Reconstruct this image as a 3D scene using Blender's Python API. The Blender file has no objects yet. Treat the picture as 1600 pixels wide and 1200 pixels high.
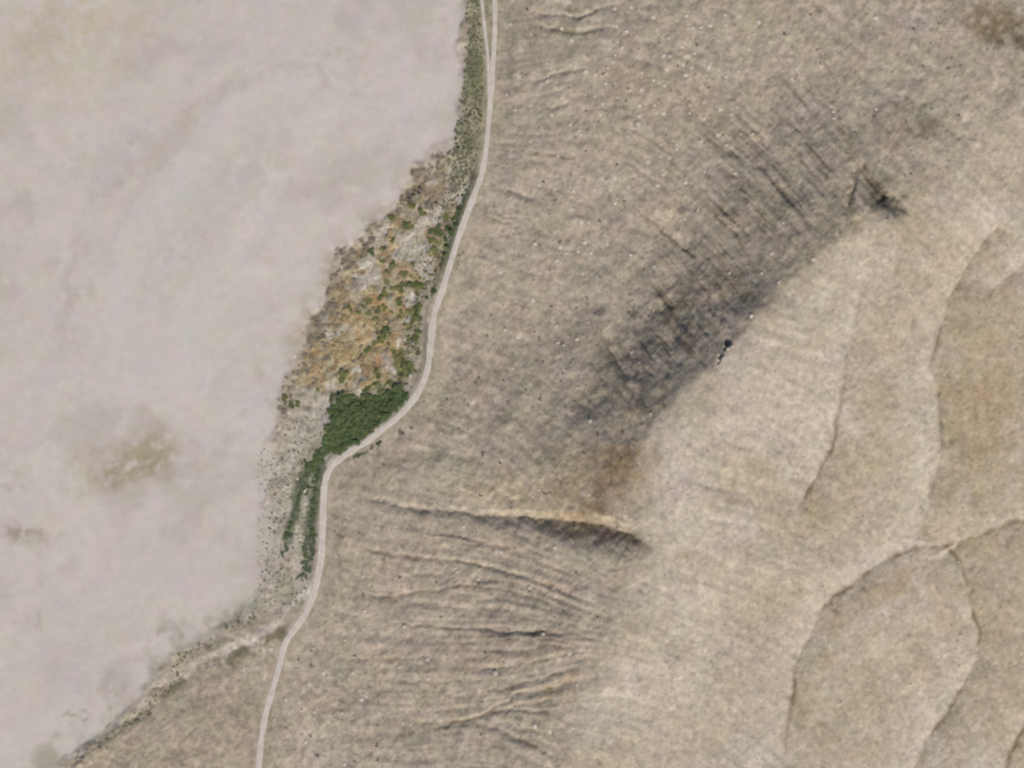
import bpy, math, random
import numpy as np

# ------------------------------------------------------------------ camera, sky, sun, exposure
S = 0.4                       # metres of ground per photo pixel
W, H = 1600, 1200
scene = bpy.context.scene
C = scene.collection
scene.render.engine = 'CYCLES'
scene.view_settings.view_transform = 'Standard'
scene.view_settings.look = 'None'
scene.view_settings.exposure = 0.0
scene.view_settings.gamma = 1.0
scene.view_settings.use_curve_mapping = False
scene.cycles.pixel_filter_type = 'BLACKMAN_HARRIS'
scene.cycles.filter_width = 2.3          # soft survey lens
scene.cycles.max_bounces = 4

CAM_Z = 5000.0
REF_Z = 22.0
cam_d = bpy.data.cameras.new('survey_camera')
cam = bpy.data.objects.new('survey_camera', cam_d)
C.objects.link(cam)
cam.location = (0, 0, CAM_Z)
cam.rotation_euler = (0, 0, 0)
cam_d.sensor_width = 36
cam_d.lens = 36.0 * (CAM_Z - REF_Z) / (W * S)
cam_d.clip_start = 10
cam_d.clip_end = 100000
scene.camera = cam

SUN_EL, SUN_AZ = math.radians(43), math.radians(161)      # azimuth clockwise from the top of the picture
world = bpy.data.worlds.new('World')
scene.world = world
world.use_nodes = True
nt = world.node_tree
sky = nt.nodes.new('ShaderNodeTexSky')
sky.sky_type = 'NISHITA'
sky.sun_disc = False
sky.sun_elevation = SUN_EL
sky.sun_rotation = SUN_AZ
bg = nt.nodes['Background']
bg.inputs['Strength'].default_value = 0.09
nt.links.new(sky.outputs['Color'], bg.inputs['Color'])

sun_d = bpy.data.lights.new('sun', 'SUN')
sun_d.energy = 4.2
sun_d.angle = math.radians(0.55)
sun_d.color = (1.0, 0.955, 0.89)
sun = bpy.data.objects.new('sun', sun_d)
C.objects.link(sun)
sun.rotation_euler = (math.pi / 2 - SUN_EL, 0, math.pi - SUN_AZ)

K = 1.16                      # display linear per unit albedo on level ground (measured)

# ------------------------------------------------------------------ numeric helpers
f32 = np.float32
rng = np.random.default_rng(11)
random.seed(11)

def lin(c):
    c = np.asarray(c, dtype=float) / 255.0
    return np.where(c <= 0.04045, c / 12.92, ((c + 0.055) / 1.055) ** 2.4)

def soil(r, g, b):
    return (lin((r, g, b)) / K).astype(f32)

def sstep(a, b, x):
    t = np.clip((x - a) / (b - a), 0, 1)
    return t * t * (3 - 2 * t)

def vnoise(x, y, seed):
    """Smooth value noise, about unit deviation."""
    r = np.random.default_rng(seed)
    n = 512
    t = r.standard_normal((n, n)).astype(f32)
    xi = np.floor(x).astype(np.int64); yi = np.floor(y).astype(np.int64)
    fx = (x - xi).astype(f32); fy = (y - yi).astype(f32)
    fx = fx * fx * fx * (fx * (fx * 6 - 15) + 10); fy = fy * fy * fy * (fy * (fy * 6 - 15) + 10)
    x0 = xi % n; x1 = (xi + 1) % n; y0 = yi % n; y1 = (yi + 1) % n
    a = t[y0, x0] * (1 - fx) + t[y0, x1] * fx
    b = t[y1, x0] * (1 - fx) + t[y1, x1] * fx
    return (a * (1 - fy) + b * fy) * 1.5

def fbm(x, y, scale, octaves, seed, gain=0.55):
    out = np.zeros(np.shape(x), f32); amp = 1.0; tot = 0.0
    ang = 0.6
    for o in range(octaves):
        ca, sa = math.cos(ang * (o + 1)), math.sin(ang * (o + 1))
        out += amp * vnoise((x * ca - y * sa) / scale + 37.3 * o + 200, (x * sa + y * ca) / scale + 91.7 * o + 200, seed + o)
        tot += amp * amp; amp *= gain; scale *= 0.5
    return out / math.sqrt(tot)

def polyline_dist(U, V, pts, vals=None, pad=None):
    """Distance to a polyline, signed by side (+ = to the right of its direction on the picture), and a value carried along it."""
    pts = np.asarray(pts, float)
    best = np.full(U.shape, 1e9, f32); sgn = np.ones(U.shape, f32); par = np.zeros(U.shape, f32)
    L = np.concatenate([[0], np.cumsum(np.hypot(*np.diff(pts, axis=0).T))])
    for i in range(len(pts) - 1):
        a, b = pts[i], pts[i + 1]; d = b - a; l2 = float(d @ d)
        t = np.clip(((U - a[0]) * d[0] + (V - a[1]) * d[1]) / l2, 0, 1)
        ex = U - (a[0] + t * d[0]); ey = V - (a[1] + t * d[1])
        r = np.hypot(ex, ey).astype(f32)
        m = r < best
        best[m] = r[m]
        s = np.sign(d[0] * ey - d[1] * ex).astype(f32)
        sgn[m] = s[m]
        par[m] = (L[i] + t * (L[i + 1] - L[i])).astype(f32)[m]
    return best, sgn, par, L

def poly_sd(U, V, pts):
    """Signed distance to a closed polygon, positive inside."""
    p = list(pts) + [pts[0]]
    best, _, _, _ = polyline_dist(U, V, p)
    ins = np.zeros(U.shape, bool)
    for i in range(len(p) - 1):
        (x0, y0), (x1, y1) = p[i], p[i + 1]
        if y0 == y1: continue
        c = ((V >= min(y0, y1)) & (V < max(y0, y1)))
        ins ^= c & (U < (x1 - x0) * (V - y0) / (y1 - y0) + x0)
    return np.where(ins, best, -best)

def smooth_line(pts, n=8):
    """Catmull-Rom through the points."""
    p = np.asarray(pts, float)
    q = np.vstack([2 * p[0] - p[1], p, 2 * p[-1] - p[-2]])
    out = []
    for i in range(1, len(q) - 2):
        for k in range(n):
            t = k / n
            out.append(0.5 * ((2 * q[i]) + (-q[i - 1] + q[i + 1]) * t + (2 * q[i - 1] - 5 * q[i] + 4 * q[i + 1] - q[i + 2]) * t * t + (-q[i - 1] + 3 * q[i] - 3 * q[i + 1] + q[i + 2]) * t ** 3))
    out.append(p[-1])
    return np.array(out)

def rbf(ctrl, U, V, smooth=0.02):
    """Thin-plate surface through (u, v, z) control points."""
    c = np.asarray(ctrl, float); s = 400.0
    P = c[:, :2] / s
    def phi(r2): return 0.5 * r2 * np.log(r2 + 1e-9)
    n = len(c)
    A = np.zeros((n + 3, n + 3))
    A[:n, :n] = phi(((P[:, None] - P[None]) ** 2).sum(-1)) + smooth * np.eye(n)
    A[:n, n] = 1; A[:n, n + 1:] = P; A[n, :n] = 1; A[n + 1:, :n] = P.T
    w = np.linalg.solve(A, np.concatenate([c[:, 2], [0, 0, 0]]))
    u = U / s; v = V / s
    out = w[n] + w[n + 1] * u + w[n + 2] * v
    for i in range(n):
        out = out + w[i] * phi((u - P[i, 0]) ** 2 + (v - P[i, 1]) ** 2)
    return out.astype(f32)

# ------------------------------------------------------------------ survey lines, in photo pixels (1 px = 0.4 m)
ROAD = smooth_line([(773, -110), (773, 0), (773, 50), (768, 130), (764, 180), (760, 225), (753, 268), (741, 302), (720, 358), (705, 405),
                    (690, 455), (678, 490), (672, 540), (667, 578), (653, 613), (630, 643), (602, 667), (570, 692), (542, 709), (521, 725),
                    (508, 748), (504, 785), (502, 850), (498, 890), (491, 922), (478, 956), (460, 983), (444, 1008), (435, 1042),
                    (425, 1078), (415, 1112), (408, 1150), (403, 1200), (398, 1310)], 6)
SIDE = smooth_line([(744, -110), (752, -10), (757, 40), (762, 85), (763, 120), (764, 165)], 6)
PLAYA = [(-3000, -2000), (730, -2000), (728, 0), (725, 120), (718, 200), (690, 238), (660, 262), (608, 318), (572, 360), (532, 402),
         (498, 472), (455, 560), (440, 632), (440, 720), (420, 800), (413, 930), (385, 958), (345, 985), (305, 1008), (265, 1035), (240, 1070),
         (222, 1105), (185, 1142), (130, 1185), (40, 1260), (-60, 1400), (-3000, 3200)]
OASIS = [(742, 285), (712, 262), (690, 245), (662, 255), (640, 290), (606, 315), (572, 355), (532, 402), (500, 470), (457, 558), (438, 632),
         (470, 622), (515, 640), (600, 640), (645, 602), (664, 560), (668, 520), (680, 455), (700, 395), (722, 340)]
THICKET = [(516, 628), (530, 612), (556, 618), (575, 622), (596, 618), (615, 600), (636, 606), (630, 628), (606, 656), (572, 682), (545, 700),
           (512, 712), (486, 738), (478, 722), (508, 700), (514, 668)]
CREST = smooth_line([(1640, 140), (1560, 200), (1500, 255), (1430, 318), (1340, 362), (1255, 418), (1185, 495), (1095, 585), (1015, 668),
                     (985, 750), (1005, 830), (1000, 900), (930, 1040), (885, 1190), (870, 1320)], 6)

base_ctrl = [(-120, -90, 0), (-120, 400, 0), (-120, 900, 0), (-120, 1290, 1.5), (200, 200, 0), (200, 600, 0), (150, 1000, 0.2), (420, 100, 0), (420, 500, 0),
             (600, 0, 0), (640, 200, 0.2), (560, 320, 0.3), (480, 450, 0.3), (420, 620, 0.3), (380, 850, 0.3), (300, 960, 0.4), (220, 1180, 3.5), (100, 1290, 3.5), (300, 1120, 3.2),
             (600, 480, 0.8), (560, 600, 1.2),
             (772, -80, 3), (770, 60, 3), (764, 180, 3), (742, 300, 3), (705, 405, 3), (678, 490, 3), (655, 610, 3.2), (570, 692, 3), (505, 785, 3), (495, 900, 3),
             (444, 1008, 3.4), (415, 1112, 4), (402, 1200, 4.6), (398, 1290, 5),
             (860, -60, 10), (880, 100, 12), (1000, 100, 18), (1100, 0, 24), (1200, -60, 31), (1250, 60, 34), (1400, 40, 42), (1000, 300, 16), (900, 400, 11), (800, 400, 7),
             (770, 560, 8), (1100, 220, 22), (1200, 180, 29), (1330, 200, 41), (1240, 285, 38), (1000, 400, 15.5),
             (1340, 362, 47), (1255, 418, 47), (1185, 495, 47), (1095, 585, 45), (1015, 668, 41), (985, 750, 37), (1000, 860, 35), (990, 920, 33), (930, 1040, 31), (885, 1190, 29), (870, 1290, 28),
             (1235, 355, 43), (1160, 392, 34), (1105, 430, 27), (1025, 480, 19.5), (960, 540, 18), (905, 600, 17), (880, 660, 18), (840, 720, 18), (880, 780, 24),
             (700, 700, 10), (650, 850, 10), (800, 860, 20), (700, 1000, 13), (800, 1000, 20), (550, 1000, 6.5), (600, 1150, 9), (760, 1180, 18),
             (1200, 680, 43), (1300, 500, 47), (1420, 680, 40), (1500, 480, 42), (1640, 300, 46), (1640, 800, 34), (1300, 980, 33), (1120, 980, 34), (1100, 1180, 30), (1400, 1190, 26),
             (1640, 1220, 22), (1500, -60, 47), (1640, 60, 50), (1480, 250, 47)]

# gullies: points, depth (m) and reach (px) of the sun-facing bank (n) and of the shaded bank (s), lift beyond the shaded bank
GULLIES = [
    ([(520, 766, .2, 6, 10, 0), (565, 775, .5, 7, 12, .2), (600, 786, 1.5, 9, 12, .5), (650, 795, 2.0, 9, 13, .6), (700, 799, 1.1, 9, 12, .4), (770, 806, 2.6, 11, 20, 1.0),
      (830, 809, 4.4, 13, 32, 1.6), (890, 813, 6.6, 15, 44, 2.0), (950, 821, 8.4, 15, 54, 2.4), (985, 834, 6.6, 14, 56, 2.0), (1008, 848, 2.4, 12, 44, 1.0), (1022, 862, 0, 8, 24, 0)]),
    ([(560, 856, .3, 6, 9, .1), (600, 867, 1.0, 6, 9, .2), (660, 873, .8, 7, 9, .2), (720, 878, .8, 6, 9, .2), (790, 893, 1.1, 6, 9, .3), (850, 910, 1.3, 6, 9, .3), (895, 928, .9, 6, 9, .2), (920, 940, 0, 5, 8, 0)]),
    ([(800, 862, .2, 5, 8, 0), (850, 880, .8, 6, 9, .2), (890, 898, .6, 6, 8, .2), (920, 915, 0, 5, 8, 0)]),
    ([(570, 930, .3, 6, 9, .1), (610, 934, .9, 6, 9, .2), (650, 928, .6, 6, 9, .1), (720, 914, .9, 6, 9, .2), (790, 922, .7, 6, 9, .2), (850, 940, .9, 6, 9, .2), (890, 955, 0, 5, 8, 0)]),
    ([(600, 974, .3, 5, 8, .1), (680, 980, .6, 5, 8, .1), (760, 986, .8, 5, 8, .2), (840, 987, 1.0, 6, 8, .2), (885, 990, .3, 5, 8, 0)]),
    ([(820, 1003, .3, 5, 7, 0), (860, 1008, .8, 5, 7, .1), (890, 1012, 0, 5, 7, 0)]),
    ([(690, 1092, .2, 5, 8, 0), (760, 1082, .5, 5, 8, .1), (830, 1065, .9, 6, 8, .2), (870, 1052, .9, 6, 8, .2), (905, 1040, 0, 5, 8, 0)]),
    ([(640, 1132, .3, 6, 9, .1), (700, 1131, 1.0, 7, 10, .3), (750, 1122, 1.1, 7, 10, .3), (800, 1090, .8, 6, 9, .2), (850, 1076, 1.0, 6, 9, .2), (890, 1068, .2, 5, 8, 0)]),
    ([(750, 1123, .5, 6, 9, .1), (800, 1104, .7, 6, 9, .2), (850, 1096, .9, 6, 9, .2), (890, 1090, .2, 6, 9, 0)]),
    ([(740, 1128, .5, 6, 9, .1), (780, 1140, 1.1, 6, 12, .5), (815, 1155, 1.6, 6, 14, .8), (840, 1168, .6, 6, 14, .3), (870, 1180, 0, 6, 12, 0)]),
    ([(790, 1128, .4, 5, 8, .1), (830, 1142, .8, 5, 8, .2), (860, 1150, 0, 5, 8, 0)]),
    ([(800, 1108, .3, 5, 7, .1), (850, 1113, .6, 5, 7, .1), (890, 1116, 0, 5, 7, 0)]),
    ([(520, 1030, .2, 5, 7, 0), (600, 1032, .5, 5, 7, .1), (680, 1028, .2, 5, 7, 0)]),
    ([(640, 946, .1, 4, 6, 0), (720, 950, .5, 4, 7, .1), (800, 955, .6, 4, 7, .1), (880, 970, 0, 4, 6, 0)]),
    ([(700, 1003, .1, 4, 6, 0), (780, 1000, .5, 4, 6, .1), (860, 999, .5, 4, 6, .1), (895, 1001, 0, 4, 6, 0)]),
    ([(720, 1052, .1, 4, 6, 0), (790, 1043, .5, 4, 7, .1), (850, 1030, .6, 4, 7, .1), (900, 1018, 0, 4, 6, 0)]),
    ([(560, 1064, .1, 4, 6, 0), (640, 1066, .4, 4, 6, .1), (720, 1070, 0, 4, 6, 0)]),
    ([(690, 842, .1, 4, 6, 0), (760, 850, .5, 4, 7, .1), (830, 862, .5, 4, 7, .1), (890, 876, 0, 4, 6, 0)]),
    ([(740, 905, .1, 4, 6, 0), (800, 909, .6, 4, 7, .1), (860, 928, .6, 4, 7, .1), (905, 948, 0, 4, 6, 0)]),
    ([(600, 905, .1, 4, 6, 0), (680, 898, .4, 4, 6, .1), (740, 893, 0, 4, 6, 0)]),
    # rills of the upper slope
    ([(835, 40, .4, 7, 8, 0), (870, 46, 1.2, 7, 8, 0), (905, 50, 1.2, 7, 8, 0), (940, 42, .8, 7, 8, 0), (972, 40, 0, 6, 8, 0)]),
    ([(840, 22, .4, 6, 7, 0), (880, 22, 1.0, 6, 7, 0), (905, 28, 1.3, 6, 7, 0), (925, 18, .9, 6, 7, 0), (960, 4, .6, 6, 7, 0)]),
    ([(825, 124, .3, 6, 8, 0), (855, 121, 1.0, 6, 8, .1), (885, 111, .9, 6, 8, .1), (915, 108, 0, 5, 7, 0)]),
    ([(820, 148, .2, 6, 8, 0), (860, 146, .8, 6, 8, .1), (895, 134, .5, 5, 8, 0)]),
    ([(830, 172, .2, 6, 8, 0), (870, 168, .7, 6, 8, .1), (905, 152, 0, 5, 8, 0)]),
    ([(770, 290, .3, 5, 8, .1), (800, 298, .8, 6, 8, .2), (840, 312, .4, 5, 8, .1), (870, 330, 0, 5, 8, 0)]),
    ([(760, 326, .3, 5, 7, .1), (800, 340, .6, 5, 8, .1), (850, 360, 0, 5, 8, 0)]),
    ([(815, 618, .4, 5, 9, .1), (850, 650, .9, 6, 10, .3), (885, 675, .5, 6, 10, .2), (910, 692, .3, 5, 9, 0)]),
    # head of the ravine on the upper right
    ([(1275, 150, .4, 5, 6, .1), (1300, 175, 1.8, 6, 9, .3), (1318, 210, 2.2, 6, 10, .4), (1336, 250, 3.0, 6, 14, .5), (1352, 275, 6.0, 7, 30, 1.0), (1380, 305, 7.5, 7, 38, 1.2), (1404, 326, 4.0, 6, 28, .6), (1422, 338, .6, 5, 14, .1)]),
    ([(1338, 255, 1.0, 6, 8, .2), (1333, 280, 2.0, 6, 9, .3), (1326, 310, 1.8, 6, 9, .2), (1322, 340, 0, 5, 7, 0)]),
    # shallow valleys of the plateau: a sunlit side and a shaded side meeting in a crease
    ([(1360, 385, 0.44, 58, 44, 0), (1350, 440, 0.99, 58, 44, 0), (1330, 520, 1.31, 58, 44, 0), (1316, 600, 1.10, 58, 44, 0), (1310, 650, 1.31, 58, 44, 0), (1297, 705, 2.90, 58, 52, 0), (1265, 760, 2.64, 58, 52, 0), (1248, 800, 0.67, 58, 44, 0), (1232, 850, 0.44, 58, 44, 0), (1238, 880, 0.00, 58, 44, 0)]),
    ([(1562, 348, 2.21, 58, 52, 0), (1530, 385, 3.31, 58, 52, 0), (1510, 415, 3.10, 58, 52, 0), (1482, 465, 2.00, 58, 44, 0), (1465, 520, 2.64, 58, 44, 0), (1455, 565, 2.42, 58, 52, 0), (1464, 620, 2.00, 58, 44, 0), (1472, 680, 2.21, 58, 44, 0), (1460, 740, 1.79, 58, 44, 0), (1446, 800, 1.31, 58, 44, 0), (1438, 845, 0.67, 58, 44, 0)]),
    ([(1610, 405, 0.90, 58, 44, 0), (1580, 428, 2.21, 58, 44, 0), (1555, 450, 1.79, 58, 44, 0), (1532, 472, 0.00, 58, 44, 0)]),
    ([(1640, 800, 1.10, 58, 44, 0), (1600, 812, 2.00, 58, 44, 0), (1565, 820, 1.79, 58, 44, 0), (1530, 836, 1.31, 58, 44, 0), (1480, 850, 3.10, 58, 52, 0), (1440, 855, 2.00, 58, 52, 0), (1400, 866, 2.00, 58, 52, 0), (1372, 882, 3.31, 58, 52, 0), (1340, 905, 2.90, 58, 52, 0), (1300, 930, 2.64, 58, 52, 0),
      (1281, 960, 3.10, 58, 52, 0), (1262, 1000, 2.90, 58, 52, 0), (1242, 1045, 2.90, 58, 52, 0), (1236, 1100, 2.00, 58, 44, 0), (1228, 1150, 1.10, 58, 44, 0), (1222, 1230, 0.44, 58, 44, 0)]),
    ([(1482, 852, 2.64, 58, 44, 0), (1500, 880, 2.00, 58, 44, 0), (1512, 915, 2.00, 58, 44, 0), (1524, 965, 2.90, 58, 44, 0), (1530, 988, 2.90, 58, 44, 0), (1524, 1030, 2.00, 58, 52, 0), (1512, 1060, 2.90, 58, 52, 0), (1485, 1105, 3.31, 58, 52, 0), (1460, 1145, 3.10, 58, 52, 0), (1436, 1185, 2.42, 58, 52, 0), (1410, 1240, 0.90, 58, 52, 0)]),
    ([(1620, 1120, 2.00, 58, 52, 0), (1595, 1145, 2.42, 58, 52, 0), (1575, 1185, 2.00, 58, 52, 0), (1565, 1230, 0.90, 58, 52, 0)]),
    ([(1265, 1140, 0.44, 58, 44, 0), (1283, 1128, 1.31, 58, 44, 0), (1310, 1122, 0.44, 58, 44, 0)]),
    ([(1405, 395, 0.44, 58, 44, 0), (1400, 430, 0.90, 58, 44, 0), (1399, 470, 0.21, 58, 44, 0)]),
    # rim where the lower slope meets the flat
    ([(405, 1000, 0.40, 12, 9, 0.32), (360, 1022, 0.45, 12, 9, 0.40), (310, 1048, 0.50, 12, 9, 0.48), (265, 1074, 0.50, 12, 9, 0.56), (240, 1078, 0.45, 12, 8, 0.48), (232, 1110, 0.50, 12, 8, 0.48), (190, 1142, 0.45, 12, 9, 0.40), (150, 1168, 0.30, 12, 9, 0.32), (100, 1205, 0.20, 12, 9, 0.24)]),
    ([(405, 1046, 0.20, 12, 6, 0.00), (370, 1060, 0.25, 12, 6, 0.08), (325, 1084, 0.10, 12, 6, 0.00)]),
    ([(748, 268, 0.10, 12, 6, 0.00), (735, 310, 0.30, 12, 6, 0.00), (716, 352, 0.25, 12, 6, 0.00), (698, 405, 0.10, 12, 6, 0.00)]),
]

# ------------------------------------------------------------------ the terrain grid
STEP = 2.0
u0, u1, v0, v1 = -110, 1710, -84, 1284
gu = np.arange(u0, u1 + .1, STEP); gv = np.arange(v0, v1 + .1, STEP)
U, V = np.meshgrid(gu, gv)
U = U.astype(f32); V = V.astype(f32)

wu = fbm(U, V, 46, 4, 101) ; wv = fbm(U, V, 46, 4, 151)       # wander for outlines
Uw = U + 7 * wu; Vw = V + 7 * wv
Us = U + 2.2 * fbm(U, V, 18, 3, 171); Vs = V + 2.2 * fbm(U, V, 18, 3, 181)

base = rbf(base_ctrl, U, V)
sd_playa = poly_sd(Uw, Vw, PLAYA)
playa = sstep(-9, 18, sd_playa)
sd_oasis = poly_sd(Uw, Vw, OASIS)
oasis = sstep(-6, 12, sd_oasis)
cd, cs, cp, CL = polyline_dist(U + 1.2 * wu, V + 1.2 * wv, CREST)
csd = cd * cs                                                # + on the hillside (north-west) of the crest
crest_w = (3 + 17 * sstep(390, 300, cp) + 7 * sstep(840, 930, cp) + 6 * sstep(960, 1060, cp)).astype(f32)     # how rounded the crest is
lap = 5 + 1.3 * crest_w
inside_plateau = sstep(0, 1, 0.5 - (csd + 6 * wu * sstep(4, 30, crest_w)) / (2 * lap)).astype(f32)
x_nw = crest_w * np.logaddexp(0, csd / crest_w); x_se = crest_w * np.logaddexp(0, -csd / crest_w)
near_scarp = sstep(175, 85, csd + 26 * wu) * sstep(4, 40, csd) * sstep(480, 610, cp) * sstep(890, 770, cp)

# streaks that follow the fall of the slope
ang_ctrl = [(1150, 430, 50), (1080, 500, 56), (960, 560, 60), (1250, 300, 50), (1300, 200, 55), (1000, 300, 35), (1100, 200, 42), (850, 350, 16), (780, 330, 16), (860, 130, -15),
            (820, 200, 0), (1000, 100, 20), (750, 560, 20), (850, 640, 42), (950, 750, 70), (930, 800, 60), (650, 750, 10), (600, 860, 12), (850, 900, 18), (750, 1000, 0), (850, 1070, -18),
            (700, 1120, -8), (850, 1155, 26), (600, 1100, 0), (450, 1150, 60), (1150, 780, 14), (1250, 520, 14), (1100, 950, 20), (1150, 1150, 40), (1400, 600, 75), (1550, 650, 80),
            (1400, 1050, 70), (200, 300, -50), (200, 900, -45), (500, 200, -55), (1400, 80, 30), (1550, 150, 40), (1600, 1000, 60)]
num_c = np.zeros(U.shape, f32); num_s = np.zeros(U.shape, f32)
for (a, b, t) in ang_ctrl:
    w = 1.0 / (((U - a) ** 2 + (V - b) ** 2) / 900.0 + 1.0) ** 1.6
    num_c += w * math.cos(2 * math.radians(t)); num_s += w * math.sin(2 * math.radians(t))
theta = 0.5 * np.arctan2(num_s, num_c)
dx, dy = np.cos(theta), np.sin(theta)
ny, nx = U.shape
def streaks(length, blur, seed):
    r = np.random.default_rng(seed)
    n = r.standard_normal(U.shape).astype(f32)
    for _ in range(blur):
        n = (n + np.roll(n, 1, 0) + np.roll(n, 1, 1) + np.roll(n, -1, 0) + np.roll(n, -1, 1)) / 5
    acc = n.copy()
    jj, ii = np.mgrid[0:ny, 0:nx].astype(f32)
    for sg in (1, -1):
        x, y = ii.copy(), jj.copy()
        sx, sy = sg * dx, sg * dy
        for k in range(length):
            x += sx; y += sy
            xi = np.clip(np.rint(x).astype(np.int32), 0, nx - 1); yi = np.clip(np.rint(y).astype(np.int32), 0, ny - 1)
            acc += n[yi, xi]
            sx, sy = sg * dx[yi, xi], sg * dy[yi, xi]
    acc -= acc.mean()
    return acc / acc.std()
lic1 = streaks(22, 4, 1)
lic2 = streaks(11, 1, 2)
lic3 = streaks(17, 2, 7)
licw = streaks(30, 12, 3)

hillside = (1 - playa) * (1 - inside_plateau) * (1 - oasis)
h = base.copy()
h += (0.5 * fbm(U, V, 130, 3, 21) + 0.22 * fbm(U, V, 40, 3, 25)) * (1 - playa) * (1 - 0.4 * inside_plateau)
h -= (6.5 * (1 - np.exp(-x_se / 130.0)) + 5.0 * (1 - np.exp(-x_nw / 90.0)) * sstep(1300, 1100, cp) * sstep(140, 330, cp) * (1 - playa) * sstep(430, 240, csd)).astype(f32)
brow = sstep(450, 580, cp) * sstep(930, 800, cp) * (0.8 + 0.25 * fbm(U, V, 60, 2, 27))
h -= (np.clip(csd / 40, 0, 1) * 1.9 * np.exp(-np.maximum(csd - 40, 0) / 90) * brow).astype(f32)
h -= (sstep(30, 120, csd) * 2.2 * np.exp(-np.maximum(csd - 120, 0) / 70) * brow * np.clip(0.9 + 0.5 * fbm(U, V, 45, 2, 26), 0.1, 1.6)).astype(f32)
scarp_mod = np.clip(0.45 + 0.8 * fbm(U, V, 70, 2, 28), 0, 1.6)
smod = np.clip(0.8 + 0.7 * fbm(U, V, 60, 2, 29), 0, 1.8)
fan = sstep(400, 900, V) * sstep(560, 840, U)
upper = np.exp(-((U - 1190) / 190) ** 2 - ((V - 300) / 150) ** 2).astype(f32) * np.clip(0.8 + 0.5 * fbm(U, V, 70, 2, 30), 0, 1.5)
edge_in = sstep(0, 34, csd)
h += edge_in * lic1 * hillside * (0.045 + 0.13 * fan * smod + 0.10 * upper + 0.34 * near_scarp * scarp_mod)
h += edge_in * lic3 * hillside * (0.30 * upper + 0.10 * fan)
h += edge_in * lic2 * hillside * (0.025 + 0.17 * near_scarp + 0.03 * fan)
h += edge_in * licw * hillside * (0.12 + 0.13 * fan + 0.40 * near_scarp)
h += 0.09 * lic1 * inside_plateau + 0.12 * licw * inside_plateau
h += fbm(U, V, 12, 3, 31) * (0.12 * hillside + 0.05 * inside_plateau)
h += 0.16 * np.maximum(fbm(U, V, 11, 2, 35), -0.6) * near_scarp * sstep(30, 110, csd)

# the flat: nearly level, with very low swells
tongue = sstep(-14, 14, poly_sd(Uw, Vw, [(520, 60), (470, 95), (395, 130), (320, 190), (285, 235), (210, 320), (165, 410), (150, 480), (148, 560), (165, 640), (210, 655), (290, 640), (330, 560), (330, 470), (400, 330), (470, 220), (560, 120)]))
flat = 0.12 * fbm(U, V, 160, 3, 41) + 0.05 * fbm(U, V, 34, 3, 45) * (1 - 0.7 * tongue) + 0.25 * tongue
h = h * (1 - playa) + (0.2 + flat) * playa
h += oasis * (0.35 * fbm(U, V, 16, 3, 51))

# cut the gullies
def fall(u, v):
    j = int(np.clip((v - v0) / STEP, 0, ny - 1)); i = int(np.clip((u - u0) / STEP, 0, nx - 1))
    return float(theta[j, i]), float(csd[j, i])
rr = random.Random(5)
def trace(u, v, length, depth, wid, sgn=-1):
    """A rill that follows the fall of the slope from its head near the crest."""
    pts = []; n = max(4, int(length / 12))
    for k in range(n + 1):
        t, _ = fall(u, v); t += rr.gauss(0, .10)
        pts.append((u, v, depth * math.sin(math.pi * min(1, .12 + .88 * k / n)) ** .7, wid * .8, wid, depth * .1))
        u += sgn * math.cos(t) * 12; v += sgn * math.sin(t) * 12
    return pts
FINE = []
Lc = np.concatenate([[0], np.cumsum(np.hypot(*np.diff(CREST, axis=0).T))])
for k in range(46):
    q = 330 + 500 * (k + rr.random()) / 46
    cu, cv = np.interp(q, Lc, CREST[:, 0]), np.interp(q, Lc, CREST[:, 1])
    off = rr.uniform(26, 110)
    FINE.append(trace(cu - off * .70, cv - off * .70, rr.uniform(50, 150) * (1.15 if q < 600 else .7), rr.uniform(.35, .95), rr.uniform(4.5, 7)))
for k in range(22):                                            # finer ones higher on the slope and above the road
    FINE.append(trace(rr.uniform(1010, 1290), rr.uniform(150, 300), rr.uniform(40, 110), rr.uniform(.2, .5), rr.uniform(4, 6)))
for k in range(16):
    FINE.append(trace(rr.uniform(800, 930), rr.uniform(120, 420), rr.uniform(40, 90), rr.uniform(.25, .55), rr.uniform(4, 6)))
GULLIES += FINE
crease = np.zeros(U.shape, f32); rill = np.zeros(U.shape, f32); lit_tint = np.zeros(U.shape, f32); shade_tint = np.zeros(U.shape, f32)
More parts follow.
